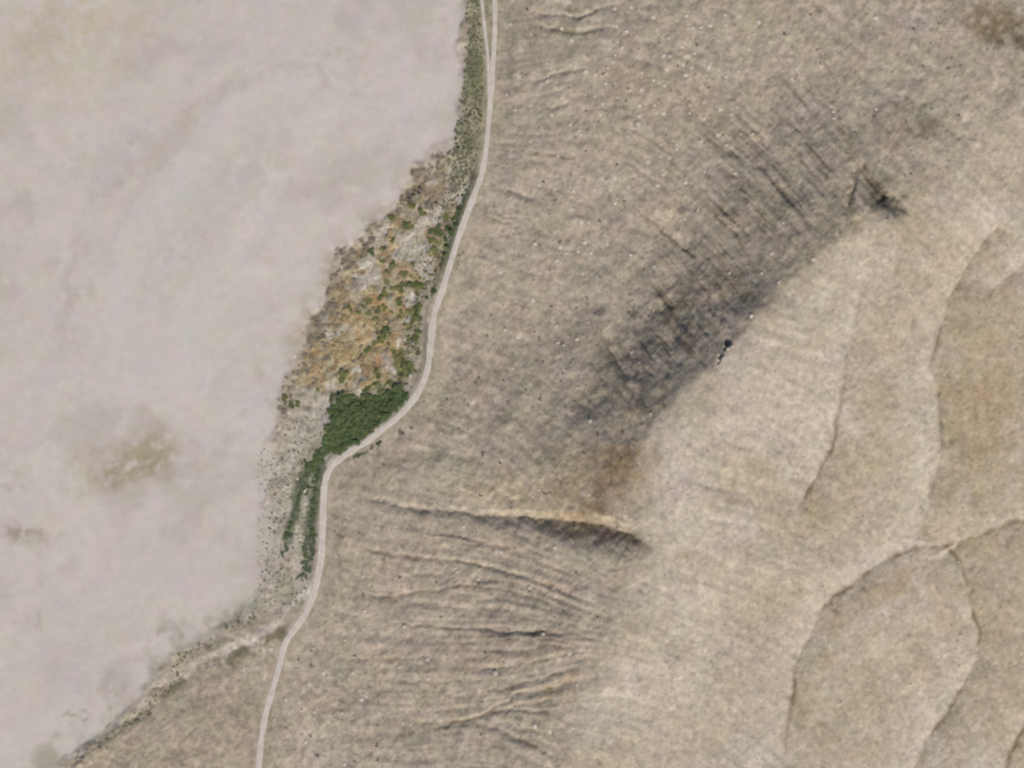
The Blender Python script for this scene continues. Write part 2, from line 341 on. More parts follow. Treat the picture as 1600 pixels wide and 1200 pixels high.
for g in GULLIES:
    a = np.array(g, float)
    mg = 230 if a[:, 3:5].max() > 14 or a[:, 5].max() > .35 else 60
    i0 = int(max(0, (a[:, 0].min() - mg - u0) // STEP)); i1 = int(min(nx, (a[:, 0].max() + mg - u0) // STEP + 1))
    j0 = int(max(0, (a[:, 1].min() - mg - v0) // STEP)); j1 = int(min(ny, (a[:, 1].max() + mg - v0) // STEP + 1))
    sl = (slice(j0, j1), slice(i0, i1))
    d, s, p, L = polyline_dist(U[sl] + .55 * (Us - U)[sl], V[sl] + .55 * (Vs - V)[sl], a[:, :2])
    dep = np.interp(p, L, a[:, 2]).astype(f32); wn = np.interp(p, L, a[:, 3]); ws = np.interp(p, L, a[:, 4]); lf = np.interp(p, L, a[:, 5])
    # the shaded bank is the one below the line on the picture when the line runs left to right
    flip = 1.0 if a[-1, 0] >= a[0, 0] else -1.0
    if abs(a[-1, 0] - a[0, 0]) < abs(a[-1, 1] - a[0, 1]) and a[-1, 1] > a[0, 1] and a[-1, 0] < a[0, 0]: flip = -1.0
    south = (s * flip) > 0
    ends = sstep(0, 8, p) * sstep(L[-1], L[-1] - 8, p)
    n_side = -dep * ((1 - np.clip(d / wn, 0, 1)) ** 1.6 if a[:, 3].max() > 40 else 1 - sstep(0, 1, d / wn))
    rise = np.clip(d / np.maximum(ws, 1), 0, 1)
    s_side = -dep * (1 - rise) ** (1.8 if a[:, 3].max() > 40 else 1.7)
    tail = np.where(south, lf * sstep(0, 1, d / np.maximum(ws, 1)) * np.exp(-np.maximum(d - ws, 0) / (1.5 * ws + 1)), 0) * ends
    for _ in range(3):
        for ax in (0, 1):
            cs_ = np.cumsum(np.pad(tail, [(6, 5) if k == ax else (0, 0) for k in (0, 1)], mode='edge'), axis=ax)
            lead = np.take(cs_, range(10, cs_.shape[ax]), axis=ax); lag = np.take(cs_, range(0, cs_.shape[ax] - 10), axis=ax)
            tail = (lead - lag)[:tail.shape[0], :tail.shape[1]] / 10
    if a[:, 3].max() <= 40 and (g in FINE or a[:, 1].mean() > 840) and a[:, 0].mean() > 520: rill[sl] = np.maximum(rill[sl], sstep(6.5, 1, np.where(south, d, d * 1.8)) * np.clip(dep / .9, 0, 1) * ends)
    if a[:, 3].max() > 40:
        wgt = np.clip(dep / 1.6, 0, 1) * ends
        lit_tint[sl] = np.maximum(lit_tint[sl], np.where(south, 0, np.exp(-d / 34)) * wgt); shade_tint[sl] = np.maximum(shade_tint[sl], np.where(south, np.exp(-d / 48), 0) * wgt)  # light and shade of the two valley banks, kept as soil tone
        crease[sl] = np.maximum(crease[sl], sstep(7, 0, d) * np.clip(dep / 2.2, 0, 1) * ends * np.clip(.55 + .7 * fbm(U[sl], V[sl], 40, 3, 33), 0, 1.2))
    h[sl] += (np.where(south, s_side, n_side) * ends + tail).astype(f32)

# pits added at the rocks on the scarp lip to deepen their shadows
for (hu, hv_, ra, dp) in ((1136, 538, 5.5, 3.6), (1131, 545, 3.5, 2.2), (1124, 558, 4.0, 2.0), (1121, 566, 3.0, 1.4)):
    h -= (dp * sstep(ra, ra * .45, np.hypot(U - hu, V - hv_))).astype(f32)
# the road bench and its bank
rd, rs, rp, RL = polyline_dist(U, V, ROAD)
bi = lambda A, x, y: A[np.clip(np.rint((y - v0) / STEP).astype(int), 0, ny - 1), np.clip(np.rint((x - u0) / STEP).astype(int), 0, nx - 1)]
zr = bi(base, ROAD[:, 0], ROAD[:, 1])
kern = np.ones(21) / 21
zr = np.convolve(np.pad(zr, 10, mode='edge'), kern, 'valid')
zr = np.maximum(zr, 2.4)
zroad = np.interp(rp, RL, zr).astype(f32)
west = rs > 0                                                  # the line runs down the picture, so its right-hand side is the west
bank_w = np.interp(rp, RL, np.interp(ROAD[:, 1], [0, 230, 270, 400, 470, 560, 700, 780, 900, 1000, 1200], [.4, .6, 1.9, 1.9, 1.1, .8, .8, 1.0, .8, .4, .3])).astype(f32)
wb = sstep(70, 22, rd) * west
target = zroad - bank_w * sstep(8, 16, rd)
qb = sstep(14, 46, rd)
h = h * (1 - wb) + (target * (1 - qb) + np.minimum(target, h) * qb) * wb
wr = np.where(west, sstep(15, 8.5, rd), sstep(40, 8.5, rd)).astype(f32)
h = h * (1 - wr) + (zroad - bank_w * sstep(8, 16, rd) * west) * wr
sd_, ss_, sp_, SL = polyline_dist(U, V, SIDE)
zs = np.interp(sp_, SL, bi(h, SIDE[:, 0], SIDE[:, 1])).astype(f32)
ws_ = sstep(7, 4, sd_) * (rd > 7)
h = h * (1 - ws_) + zs * ws_

# small relief everywhere off the road
offroad = sstep(6, 10, rd)
h += offroad * (1 - playa) * 0.05 * rng.standard_normal(U.shape).astype(f32)
HF = h

def ground(u, v):
    """Height of the ground at a photo-pixel position (arrays welcome)."""
    x = np.clip((np.asarray(u, float) - u0) / STEP, 0, nx - 1.001); y = np.clip((np.asarray(v, float) - v0) / STEP, 0, ny - 1.001)
    i = x.astype(int); j = y.astype(int); fx = x - i; fy = y - j
    return (HF[j, i] * (1 - fx) + HF[j, i + 1] * fx) * (1 - fy) + (HF[j + 1, i] * (1 - fx) + HF[j + 1, i + 1] * fx) * fy

def world_xy(u, v):
    return (np.asarray(u, float) - W / 2) * S, (H / 2 - np.asarray(v, float)) * S

# ------------------------------------------------------------------ what the ground is made of (albedo)
def mixc(A, c, m):
    A += (np.asarray(c, f32) - A) * m[..., None]

col = np.empty(U.shape + (3,), f32)
col[:] = soil(174, 161, 143)
mixc(col, soil(168, 157, 140), sstep(-1, 1.5, fbm(U, V, 60, 3, 61)) * 0.7)
mixc(col, soil(186, 171, 153), sstep(0.2, 1.8, fbm(U, V, 26, 3, 63)) * 0.5)
# plateau
mixc(col, soil(178, 165, 145), inside_plateau)
mixc(col, soil(187, 175, 161), inside_plateau * sstep(-0.5, 1.3, fbm(U, V, 110, 2, 65)) * 0.7)
mixc(col, soil(173, 156, 130), inside_plateau * sstep(0.1, 1.6, fbm(U, V, 80, 2, 68)) * 0.5)
# flat
mixc(col, soil(195, 185, 176), playa)
mixc(col, soil(182, 172, 162), playa * sstep(-0.3, 1.6, fbm(U, V, 90, 5, 71)) * 0.7 * (1 - tongue))
mixc(col, soil(200, 190, 180), playa * sstep(0.2, 1.6, fbm(U, V, 70, 3, 74)) * 0.55 * (1 - tongue))
mixc(col, soil(197, 188, 180), playa * tongue * 0.8)

def blob(u, v, ru, rv, rot, c, strength, soft=0.5):
    a = math.radians(rot); ca, sa = math.cos(a), math.sin(a)
    x = (Uw - u) * ca + (Vw - v) * sa; y = -(Uw - u) * sa + (Vw - v) * ca
    m = sstep(1.0, 1.0 - soft, np.hypot(x / ru, y / rv)) * strength * np.clip(0.8 + 0.35 * fbm(U, V, 14, 3, int(u) % 97 + 300), 0, 1.2)
    mixc(col, soil(*c), np.clip(m, 0, 1))

# the flat's stains
blob(205, 725, 140, 66, -16, (173, 161, 143), 1, .8)
blob(205, 728, 88, 42, -18, (160, 146, 124), .85, .8)
blob(248, 735, 40, 20, -8, (150, 136, 112), .6, .95)
blob(195, 738, 42, 5, -42, (196, 180, 158), .55, .8)
blob(25, 838, 62, 36, 10, (160, 149, 136), .9, .95)
blob(85, 830, 60, 12, -10, (172, 162, 148), .4, .9)
blob(10, 770, 16, 14, 0, (168, 160, 152), .6, .8)
blob(40, 778, 7, 6, 0, (166, 158, 150), .5, .8)
blob(54, 975, 7, 22, 0, (168, 158, 142), .5, .8)
blob(36, 980, 18, 8, 0, (178, 168, 148), .5, .9)
blob(80, 60, 330, 150, -25, (190, 178, 158), .75, .9)
blob(60, 60, 70, 60, 0, (180, 168, 146), .45, .9)
blob(110, 470, 34, 150, 8, (180, 170, 160), .7, .9)
blob(190, 250, 30, 130, 38, (179, 169, 158), .7, .9)
blob(330, 150, 30, 150, 52, (182, 172, 162), .65, .9)
blob(505, 110, 24, 110, 32, (180, 170, 158), .6, .9)
blob(420, 300, 36, 150, 30, (201, 192, 186), .6, .9)
blob(395, 250, 140, 80, -52, (186, 177, 168), .7, .8)
blob(290, 390, 190, 76, -62, (188, 179, 170), .7, .8)
blob(640, 330, 200, 30, -58, (200, 191, 184), .5, .9)
blob(70, 620, 90, 60, 0, (196, 187, 182), .5, .9)
blob(560, 100, 24, 90, 30, (180, 171, 162), .5, .9)
blob(330, 80, 40, 80, 35, (184, 176, 168), .4, .9)
blob(170, 240, 60, 120, 30, (184, 176, 170), .45, .9)
blob(620, 150, 90, 130, 0, (198, 188, 182), .5, .9)
blob(380, 720, 60, 130, 0, (197, 188, 184), .55, .9)
blob(120, 1020, 150, 60, -20, (184, 175, 168), .4, .9)
blob(390, 420, 60, 90, 20, (197, 190, 180), .45, .9)
# the hillside
blob(830, 765, 190, 60, 5, (198, 180, 152), .9, .8)  # tan bank of the big gully, with its sunlight painted in
blob(935, 760, 140, 76, -40, (170, 150, 124), 1, .7)
blob(955, 755, 100, 44, -52, (150, 130, 106), .85, .75)
blob(990, 715, 54, 34, -45, (158, 136, 104), .8, .8)
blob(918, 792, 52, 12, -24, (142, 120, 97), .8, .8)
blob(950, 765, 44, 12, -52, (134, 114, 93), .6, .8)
blob(975, 806, 56, 10, 8, (204, 187, 164), .85, .7)  # sunlit lip of the big gully, painted paler
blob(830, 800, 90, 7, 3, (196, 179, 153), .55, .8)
blob(680, 786, 60, 5, 6, (196, 181, 158), .5, .8)
blob(860, 790, 80, 14, 6, (188, 170, 142), .55, .9)
blob(840, 745, 70, 50, 0, (184, 168, 146), .5, .9)
blob(742, 720, 6, 26, -12, (150, 122, 92), .5, .9)
blob(700, 790, 100, 9, 5, (192, 178, 156), .45, .9)
blob(680, 862, 70, 7, 6, (192, 178, 156), .5, .9)
blob(900, 720, 50, 40, 0, (172, 152, 124), .5, .9)
blob(1010, 640, 40, 30, -40, (168, 148, 118), .5, .9)
blob(1090, 540, 60, 24, -46, (148, 126, 98), .6, .8)
blob(1160, 480, 50, 14, -46, (150, 132, 110), .5, .9)
# shade of the scarp and of the big gully's bank, painted as darker soil
for (u, v, ru, rv, rot, s) in [(1055, 490, 60, 32, -35, .66), (1150, 432, 58, 34, -40, .60), (965, 560, 62, 34, -30, .58), (900, 545, 50, 28, -20, .3), (1000, 610, 80, 30, -20, .48),
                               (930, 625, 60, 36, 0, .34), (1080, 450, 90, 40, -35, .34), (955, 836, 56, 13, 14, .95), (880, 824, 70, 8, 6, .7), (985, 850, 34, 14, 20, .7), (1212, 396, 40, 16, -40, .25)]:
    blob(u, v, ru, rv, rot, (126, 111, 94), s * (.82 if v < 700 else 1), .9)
# the painted dark band breaks into narrow streaks down the fall of the slope
stk = sstep(0.2, 1.6, lic1 + 0.5 * lic2) * near_scarp * sstep(20, 60, csd)
mixc(col, soil(108, 99, 86), 0.30 * stk)
mixc(col, soil(176, 164, 148), 0.3 * sstep(0.5, 1.7, -lic1 - 0.4 * lic2) * near_scarp)
speck = fbm(U, V, 7, 2, 381)
mixc(col, soil(98, 92, 86), 0.4 * sstep(0.5, 1.8, speck) * near_scarp * sstep(40, 90, csd))
blob(1435, 205, 52, 30, -15, (112, 104, 84), .85, .9)
blob(1415, 175, 40, 18, -15, (140, 128, 106), .5, .9)
blob(1385, 225, 26, 12, -20, (140, 128, 106), .5, .9)
blob(1560, 35, 90, 50, 10, (134, 116, 90), .8, .9)
blob(1570, 65, 40, 26, 20, (104, 92, 76), .8, .9)
blob(1530, 5, 60, 16, 0, (140, 120, 92), .5, .9)
blob(1383, 300, 40, 15, 48, (92, 88, 82), .95, .8)  # shade in the ravine, painted dark
mixc(col, soil(106, 100, 90), sstep(-3, 6, poly_sd(Us, Vs, [(1342, 258), (1414, 333), (1385, 336), (1358, 334), (1355, 290)])) * np.clip(.6 + .3 * fbm(U, V, 12, 3, 317), 0, .9))  # shaded triangular face of the ravine, its shade painted into the colour
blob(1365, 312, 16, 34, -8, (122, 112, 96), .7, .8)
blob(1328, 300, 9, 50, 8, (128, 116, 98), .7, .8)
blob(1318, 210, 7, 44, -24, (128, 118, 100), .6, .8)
blob(1362, 310, 12, 34, 0, (140, 130, 112), .5, .9)
blob(1380, 270, 44, 14, 10, (150, 146, 118), .5, .9)
blob(1325, 325, 14, 26, 0, (150, 128, 102), .4, .9)
blob(880, 8, 50, 12, 0, (206, 192, 172), .7, .8)
blob(898, 40, 66, 7, -2, (204, 190, 172), .6, .8)
blob(870, 50, 46, 7, 0, (140, 124, 96), .55, .8)
blob(905, 26, 30, 6, -10, (122, 112, 84), .55, .8)
blob(865, 22, 26, 6, 0, (140, 132, 98), .5, .8)
blob(870, 136, 40, 12, -8, (192, 180, 166), .5, .9)
blob(960, 130, 90, 120, 20, (164, 148, 128), .35, .9)
blob(1030, 150, 80, 100, 20, (160, 142, 122), .4, .9)
blob(1440, 30, 90, 30, 10, (188, 176, 162), .6, .9)
blob(1230, 20, 120, 40, 0, (176, 163, 140), .4, .9)
blob(660, 640, 90, 50, 0, (160, 150, 124), .35, .9)
blob(760, 590, 60, 40, 0, (156, 142, 122), .4, .9)
blob(700, 650, 40, 26, 0, (152, 142, 120), .4, .9)
blob(790, 300, 40, 60, 20, (178, 168, 154), .4, .9)
blob(530, 900, 60, 80, 0, (168, 158, 134), .4, .9)
blob(580, 905, 24, 14, 10, (134, 130, 102), .4, .9)
blob(780, 1020, 130, 60, 0, (170, 150, 126), .45, .9)
blob(860, 1080, 60, 24, -18, (160, 136, 106), .5, .9)
blob(800, 1165, 60, 20, 12, (146, 134, 120), .5, .9)
blob(700, 1090, 80, 50, 0, (166, 152, 132), .4, .9)
blob(960, 930, 50, 26, -20, (150, 144, 122), .35, .9)
blob(880, 985, 50, 6, 2, (140, 118, 84), .4, .9)
# the plateau
blob(1400, 560, 330, 420, 0, (172, 156, 130), .45, .8)
blob(1560, 700, 140, 420, 0, (166, 148, 120), .45, .8)
blob(1110, 780, 120, 40, 10, (186, 174, 164), .45, .9)
blob(1050, 780, 40, 90, 10, (188, 178, 168), .55, .9)
blob(975, 1080, 70, 120, 10, (194, 182, 168), .8, .9)
blob(1270, 480, 90, 70, -40, (186, 176, 160), .5, .9)
blob(1330, 390, 50, 24, -20, (196, 186, 166), .5, .9)
blob(1430, 420, 40, 40, 0, (190, 180, 160), .5, .9)
blob(1430, 700, 28, 110, 8, (192, 180, 164), .6, .9)  # sunlit slope beside the valley line, painted paler
blob(1375, 640, 46, 140, 8, (172, 158, 134), .5, .9)
blob(1320, 720, 30, 40, 0, (160, 146, 118), .5, .9)
blob(1290, 810, 50, 60, 0, (168, 156, 128), .5, .9)
blob(1540, 640, 80, 160, 5, (168, 146, 118), .6, .9)
blob(1530, 720, 50, 70, 0, (166, 144, 114), .4, .9)
blob(1550, 560, 60, 40, 0, (184, 168, 148), .4, .9)
blob(1550, 420, 30, 40, 30, (152, 132, 106), .5, .9)
blob(1390, 1040, 120, 130, 10, (180, 164, 138), .55, .8)
blob(1400, 920, 100, 40, -20, (162, 142, 112), .6, .9)
blob(1480, 930, 40, 70, 10, (160, 138, 110), .5, .9)
blob(1290, 1010, 22, 90, 20, (160, 142, 112), .5, .9)
blob(1390, 1010, 70, 70, 0, (186, 172, 148), .5, .9)
blob(1420, 1090, 40, 60, 20, (188, 174, 154), .5, .9)
blob(1330, 1170, 90, 40, 0, (164, 144, 118), .5, .9)
blob(1570, 930, 50, 70, 0, (176, 160, 142), .5, .9)
blob(1540, 1090, 50, 70, 20, (170, 152, 124), .5, .9)
blob(1520, 1170, 50, 40, 0, (188, 174, 154), .5, .9)
blob(1300, 620, 60, 200, 10, (190, 178, 162), .5, .9)
blob(1150, 1080, 90, 90, 0, (184, 168, 144), .4, .9)
blob(1180, 940, 60, 60, 0, (176, 160, 134), .4, .9)
blob(1080, 880, 60, 30, 0, (164, 146, 116), .5, .9)
blob(1180, 1180, 60, 30, 0, (192, 182, 168), .4, .9)
blob(1480, 300, 60, 40, -30, (186, 174, 160), .5, .9)
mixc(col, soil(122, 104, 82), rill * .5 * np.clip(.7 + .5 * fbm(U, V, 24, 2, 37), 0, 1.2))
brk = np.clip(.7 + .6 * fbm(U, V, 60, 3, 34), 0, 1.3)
mixc(col, soil(196, 184, 168), lit_tint * 0.42 * inside_plateau)  # sunlit side of each valley painted paler
mixc(col, soil(164, 145, 115), np.clip(shade_tint * 0.44 * brk, 0, 1) * inside_plateau)  # shaded side painted darker, on ground that is also browner
mixc(col, soil(124, 108, 84), crease * 0.75)  # shade in the valley creases painted as a dark line
mixc(col, soil(194, 181, 163), inside_plateau * sstep(-4, -40, csd) * sstep(-260, -90, csd) * sstep(300, 420, cp) * (.28 + .2 * brk))
# sunlight painted as a pale band on the left side of the plateau steps
sdv = sstep(-10, 10, poly_sd(Uw, Vw, [(1455, 560), (1464, 620), (1472, 690), (1455, 760), (1440, 850), (1380, 880), (1400, 760), (1420, 640)]))
mixc(col, soil(192, 180, 164), sdv * 0.35)

oas_n = fbm(U, V, 20, 3, 84); oas_y = fbm(U, V, 24, 3, 87); oas_g = fbm(U, V, 22, 3, 93); oas_p = fbm(U, V, 22, 2, 96)
fr = playa * sstep(46, 4, sd_playa + 10 * wv) * sstep(-0.9, 1.2, fbm(U, V, 28, 4, 76)) * sstep(180, 240, V)
mixc(col, soil(172, 162, 145), fr * .75)
mixc(col, soil(160, 151, 134), playa * sstep(75, 8, sd_playa + 16 * wv) * sstep(-.6, 1.0, fbm(U, V, 34, 4, 78)) * sstep(920, 980, V) * .8)
# vegetated ground between the flat and the road
strip = np.where(west & (V < 300), sstep(47, 38, rd + 3 * wu) * sstep(300, 230, V), 0).astype(f32)
mixc(col, soil(158, 150, 126), strip * 0.9)
mixc(col, soil(112, 112, 80), strip * sstep(-0.9, 1.2, fbm(U, V * 0.35, 12, 3, 81)) * sstep(12, 18, rd) * 0.75)
mixc(col, soil(166, 154, 132), oasis * 0.9)
heart = oasis * sstep(16, 46, sd_oasis + 8 * wv) * sstep(330, 380, V + 8 * wu)
mixc(col, soil(128, 113, 97), oasis * sstep(40, 6, sd_oasis) * sstep(55, 80, rd) * sstep(-1.0, 0.9, fbm(U, V, 26, 3, 83)) * 0.85)
mixc(col, soil(174, 136, 96), heart * sstep(-0.2, 1.2, oas_n) * 0.8)
mixc(col, soil(182, 164, 126), heart * sstep(0.0, 1.2, oas_y) * 0.85)
mixc(col, soil(128, 112, 88), oasis * sstep(0.3, 1.4, fbm(U, V, 15, 3, 90)) * 0.6)
mixc(col, soil(122, 122, 66), oasis * sstep(-0.2, 1.0, oas_g) * sstep(85, 34, rd) * sstep(320, 360, V) * 0.8)
mixc(col, soil(180, 172, 162), oasis * sstep(0.5, 1.2, oas_p) * 0.85)
mixc(col, soil(188, 178, 164), sstep(11, 4, polyline_dist(Us, Vs, [(728, 290), (705, 305), (685, 320), (668, 345)])[0]) * .8)
thick = sstep(-5, 6, poly_sd(Us, Vs, THICKET))
mixc(col, soil(72, 84, 50), thick * 0.95)
scrub = np.where(west, sstep(120, 70, rd + 10 * wu) * sstep(590, 640, V) * sstep(975, 915, V), 0).astype(f32) * (1 - thick)
mixc(col, soil(184, 176, 162), scrub * 0.85)
mixc(col, soil(146, 142, 118), scrub * sstep(-0.2, 1.2, fbm(U, V * 0.6, 16, 3, 99)) * sstep(90, 40, rd) * 0.6)
# dark green ribbons running down from the thicket
RIB1 = smooth_line([(486, 722), (474, 745), (466, 775), (458, 805), (448, 838), (438, 872)], 5)
RIB2 = smooth_line([(503, 722), (495, 750), (491, 790), (487, 835), (480, 880), (472, 908)], 5)
for RB, w0, st in ((RIB1, 8, .8), (RIB2, 11, .75)):
    d_, _, p_, L_ = polyline_dist(Us, Vs, RB)
    mixc(col, soil(92, 98, 72), sstep(w0 + 5, w0 - 4, d_) * st * sstep(L_[-1] * 1.02, L_[-1] * .75, p_))
# pale wash beside the road, and pale lip of the lower slope
WASH = smooth_line([(481, 905), (470, 925), (452, 950), (432, 975), (412, 990), (385, 1010), (345, 1030), (300, 1050), (268, 1066)], 5)
d_, _, p_, L_ = polyline_dist(Us, Vs, WASH)
mixc(col, soil(200, 191, 180), sstep(10, 3, d_ + 2 * wu) * .85)
d_, _, _, _ = polyline_dist(Us, Vs, smooth_line([(440, 990), (404, 1003), (360, 1025), (310, 1050), (262, 1076), (238, 1090), (225, 1118), (182, 1146), (130, 1186)], 5))
mixc(col, soil(122, 115, 92), sstep(18, 2, d_ + 3 * wv) * .95 * sstep(-1.0, .7, fbm(U, V, 22, 3, 111)))
d_, _, _, _ = polyline_dist(Us, Vs, smooth_line([(436, 980), (398, 994), (354, 1014), (304, 1038), (252, 1066), (230, 1084), (216, 1112), (176, 1138), (124, 1178)], 5))
mixc(col, soil(202, 193, 182), sstep(9, 2, d_ + 2 * wu) * .6)
for (uu, vv, ra, rb, ro) in [(330, 1008, 52, 11, -22), (282, 1024, 20, 8, -10), (238, 1052, 20, 8, -30), (125, 1115, 26, 7, -20), (365, 958, 26, 16, -50), (150, 1160, 40, 14, -32)]:
    blob(uu, vv, ra, rb, ro, (140, 133, 112), .85, .9)
blob(200, 1160, 50, 26, -30, (178, 168, 144), .4, .9)
sw = sstep(1000, 1060, V) * sstep(470, 400, U) * (1 - playa)
mixc(col, soil(164, 150, 130), sw * .5)
# faint foot tracks
for ln, wdt, st in ([(412, 1000), (410, 1030), (409, 1062)], 2.5, .6), ([(404, 1046), (370, 1060), (322, 1086)], 2.5, .5), ([(452, 1040), (470, 1090), (486, 1150), (490, 1200)], 4, .3), ([(700, 288), (724, 292), (690, 312), (672, 330)], 5, .6):
    d_, _, _, _ = polyline_dist(Us, Vs, ln)
    mixc(col, soil(196, 184, 168), sstep(wdt + 2, wdt - 1, d_) * st)
# verge of the road
mixc(col, soil(158, 149, 124), sstep(15, 8, rd + 3 * wv) * (~west) * 0.3)
mixc(col, soil(98, 98, 76), sstep(18, 9, rd + 2 * wv) * west * sstep(250, 290, V) * sstep(470, 400, V) * 0.8)
mixc(col, soil(96, 100, 80), sstep(15, 9, rd + 2 * wv) * west * sstep(500, 520, V) * sstep(612, 560, V) * 0.55)
mixc(col, soil(182, 164, 148), sstep(13, 8, rd) * west * sstep(790, 820, V) * sstep(930, 880, V) * 0.6)

# grit: pale and dark mottle, finer on the slopes than on the flat
g1 = fbm(U, V, 9, 3, 121); g2 = fbm(U, V, 24, 3, 125); g3 = fbm(U, V, 5, 2, 129)
amp = 0.010 + 0.044 * (1 - playa) - .022 * inside_plateau
col *= (1 + amp * g1 + 0.022 * g2 * (0.35 + 0.65 * (1 - playa)) + (0.006 + 0.062 * (1 - playa)) * g3)[..., None]
# darker and paler streaks down the fall line
col *= (1 + (0.05 * hillside * (0.5 + .7 * fan + 1.3 * upper) + .02 * inside_plateau) * lic1 * -1 - 0.06 * hillside * upper * np.maximum(lic3, -0.5))[..., None]
# faint pink / green / ochre mottle of the crust
c1 = fbm(U, V, 30, 3, 131); c2 = fbm(U, V, 26, 3, 135)
ck = 1 - 0.55 * inside_plateau - 0.35 * hillside - 0.4 * playa
col *= 1 + playa[..., None] * np.array([.006, -.004, -.010], f32)
col[..., 0] *= 1 + 0.014 * c1 * ck; col[..., 1] *= 1 - 0.007 * c1 * ck + 0.006 * c2 * ck; col[..., 2] *= 1 - 0.022 * c2 * ck
col[..., 1] *= 1 - 0.018 * (1 - playa) * (1 - oasis)
col[..., 2] *= 1 - 0.034 * (1 - playa)
col *= (1 - 0.072 * hillside + 0.05 * hillside * sstep(780, 900, V) - 0.025 * inside_plateau)[..., None]
col = np.clip(col, 0.02, 0.8)

# ------------------------------------------------------------------ materials
def new_mat(name, rough=0.95):
    m = bpy.data.materials.new(name); m.use_nodes = True
    b = m.node_tree.nodes['Principled BSDF']
    b.inputs['Roughness'].default_value = rough
    b.inputs['Specular IOR Level'].default_value = 0.08
    return m, m.node_tree, b

def noise_node(t, coord, scale, detail=4, rough=0.6):
    n = t.nodes.new('ShaderNodeTexNoise')
    n.inputs['Scale'].default_value = scale; n.inputs['Detail'].default_value = detail; n.inputs['Roughness'].default_value = rough
    t.links.new(coord, n.inputs['Vector'])
    return n

def ground_material(name, grain, bump):
    m, t, b = new_mat(name)
    att = t.nodes.new('ShaderNodeAttribute'); att.attribute_name = 'soil'
    geo = t.nodes.new('ShaderNodeNewGeometry')
    n1 = noise_node(t, geo.outputs['Position'], 0.55, 5, 0.65)
    n2 = noise_node(t, geo.outputs['Position'], 0.16, 3, 0.6)
    r1 = t.nodes.new('ShaderNodeMapRange'); r1.inputs[1].default_value = 0.3; r1.inputs[2].default_value = 0.7; r1.inputs[3].default_value = 1 - grain; r1.inputs[4].default_value = 1 + grain
    t.links.new(n1.outputs['Fac'], r1.inputs[0])
    r2 = t.nodes.new('ShaderNodeMapRange'); r2.inputs[1].default_value = 0.3; r2.inputs[2].default_value = 0.7; r2.inputs[3].default_value = 1 - grain * .5; r2.inputs[4].default_value = 1 + grain * .5
    t.links.new(n2.outputs['Fac'], r2.inputs[0])
    mu = t.nodes.new('ShaderNodeMath'); mu.operation = 'MULTIPLY'
    t.links.new(r1.outputs[0], mu.inputs[0]); t.links.new(r2.outputs[0], mu.inputs[1])
    sc = t.nodes.new('ShaderNodeVectorMath'); sc.operation = 'SCALE'
    t.links.new(att.outputs['Color'], sc.inputs[0]); t.links.new(mu.outputs[0], sc.inputs['Scale'])
    t.links.new(sc.outputs[0], b.inputs['Base Color'])
    bp = t.nodes.new('ShaderNodeBump'); bp.inputs['Strength'].default_value = bump; bp.inputs['Distance'].default_value = 0.5
    n3 = noise_node(t, geo.outputs['Position'], 0.8, 5, 0.7)
    t.links.new(n3.outputs['Fac'], bp.inputs['Height']); t.links.new(bp.outputs['Normal'], b.inputs['Normal'])
    return m

M_flat = ground_material('salt_crust', 0.025, 0.08)
M_slope = ground_material('gravel_slope', 0.10, 0.42)
M_plat = ground_material('loess_plateau', 0.06, 0.22)

def road_material():
    m, t, b = new_mat('graded_dirt')
    geo = t.nodes.new('ShaderNodeNewGeometry')
    n = noise_node(t, geo.outputs['Position'], 0.25, 5, 0.6)
    cr = t.nodes.new('ShaderNodeValToRGB')
    cr.color_ramp.elements[0].position = 0.3; cr.color_ramp.elements[1].position = 0.72
    cr.color_ramp.elements[0].color = (*soil(188, 176, 162), 1); cr.color_ramp.elements[1].color = (*soil(210, 200, 189), 1)
    t.links.new(n.outputs['Fac'], cr.inputs[0])
    ac = t.nodes.new('ShaderNodeAttribute'); ac.attribute_name = 'across'          # -1 .. 1 over the width: two worn wheel tracks, a grittier crown and verges
    rt = t.nodes.new('ShaderNodeValToRGB'); rt.color_ramp.interpolation = 'EASE'
    el = rt.color_ramp.elements
    el[0].position = 0.0; el[0].color = (.72, .72, .72, 1); el[1].position = 1.0; el[1].color = (.68, .68, .68, 1)
    for p, g in ((.14, .95), (.3, 1.04), (.5, .91), (.7, 1.04), (.86, .94)):
        e = el.new(p); e.color = (g, g, g, 1)
    mr = t.nodes.new('ShaderNodeMath'); mr.operation = 'MULTIPLY_ADD'; mr.inputs[1].default_value = .5; mr.inputs[2].default_value = .5
    n2 = noise_node(t, geo.outputs['Position'], 0.6, 4, 0.6)
    jt = t.nodes.new('ShaderNodeMath'); jt.operation = 'MULTIPLY_ADD'; jt.inputs[1].default_value = .22; jt.inputs[2].default_value = -.11
    t.links.new(n2.outputs['Fac'], jt.inputs[0])
    t.links.new(ac.outputs['Fac'], mr.inputs[0])
    sm = t.nodes.new('ShaderNodeMath'); sm.operation = 'ADD'
    t.links.new(mr.outputs[0], sm.inputs[0]); t.links.new(jt.outputs[0], sm.inputs[1]); t.links.new(sm.outputs[0], rt.inputs[0])
    ml = t.nodes.new('ShaderNodeMix'); ml.data_type = 'RGBA'; ml.blend_type = 'MULTIPLY'; ml.inputs['Factor'].default_value = 1
    t.links.new(cr.outputs[0], ml.inputs['A']); t.links.new(rt.outputs[0], ml.inputs['B'])
    t.links.new(ml.outputs['Result'], b.inputs['Base Color'])
    return m
M_road = road_material()

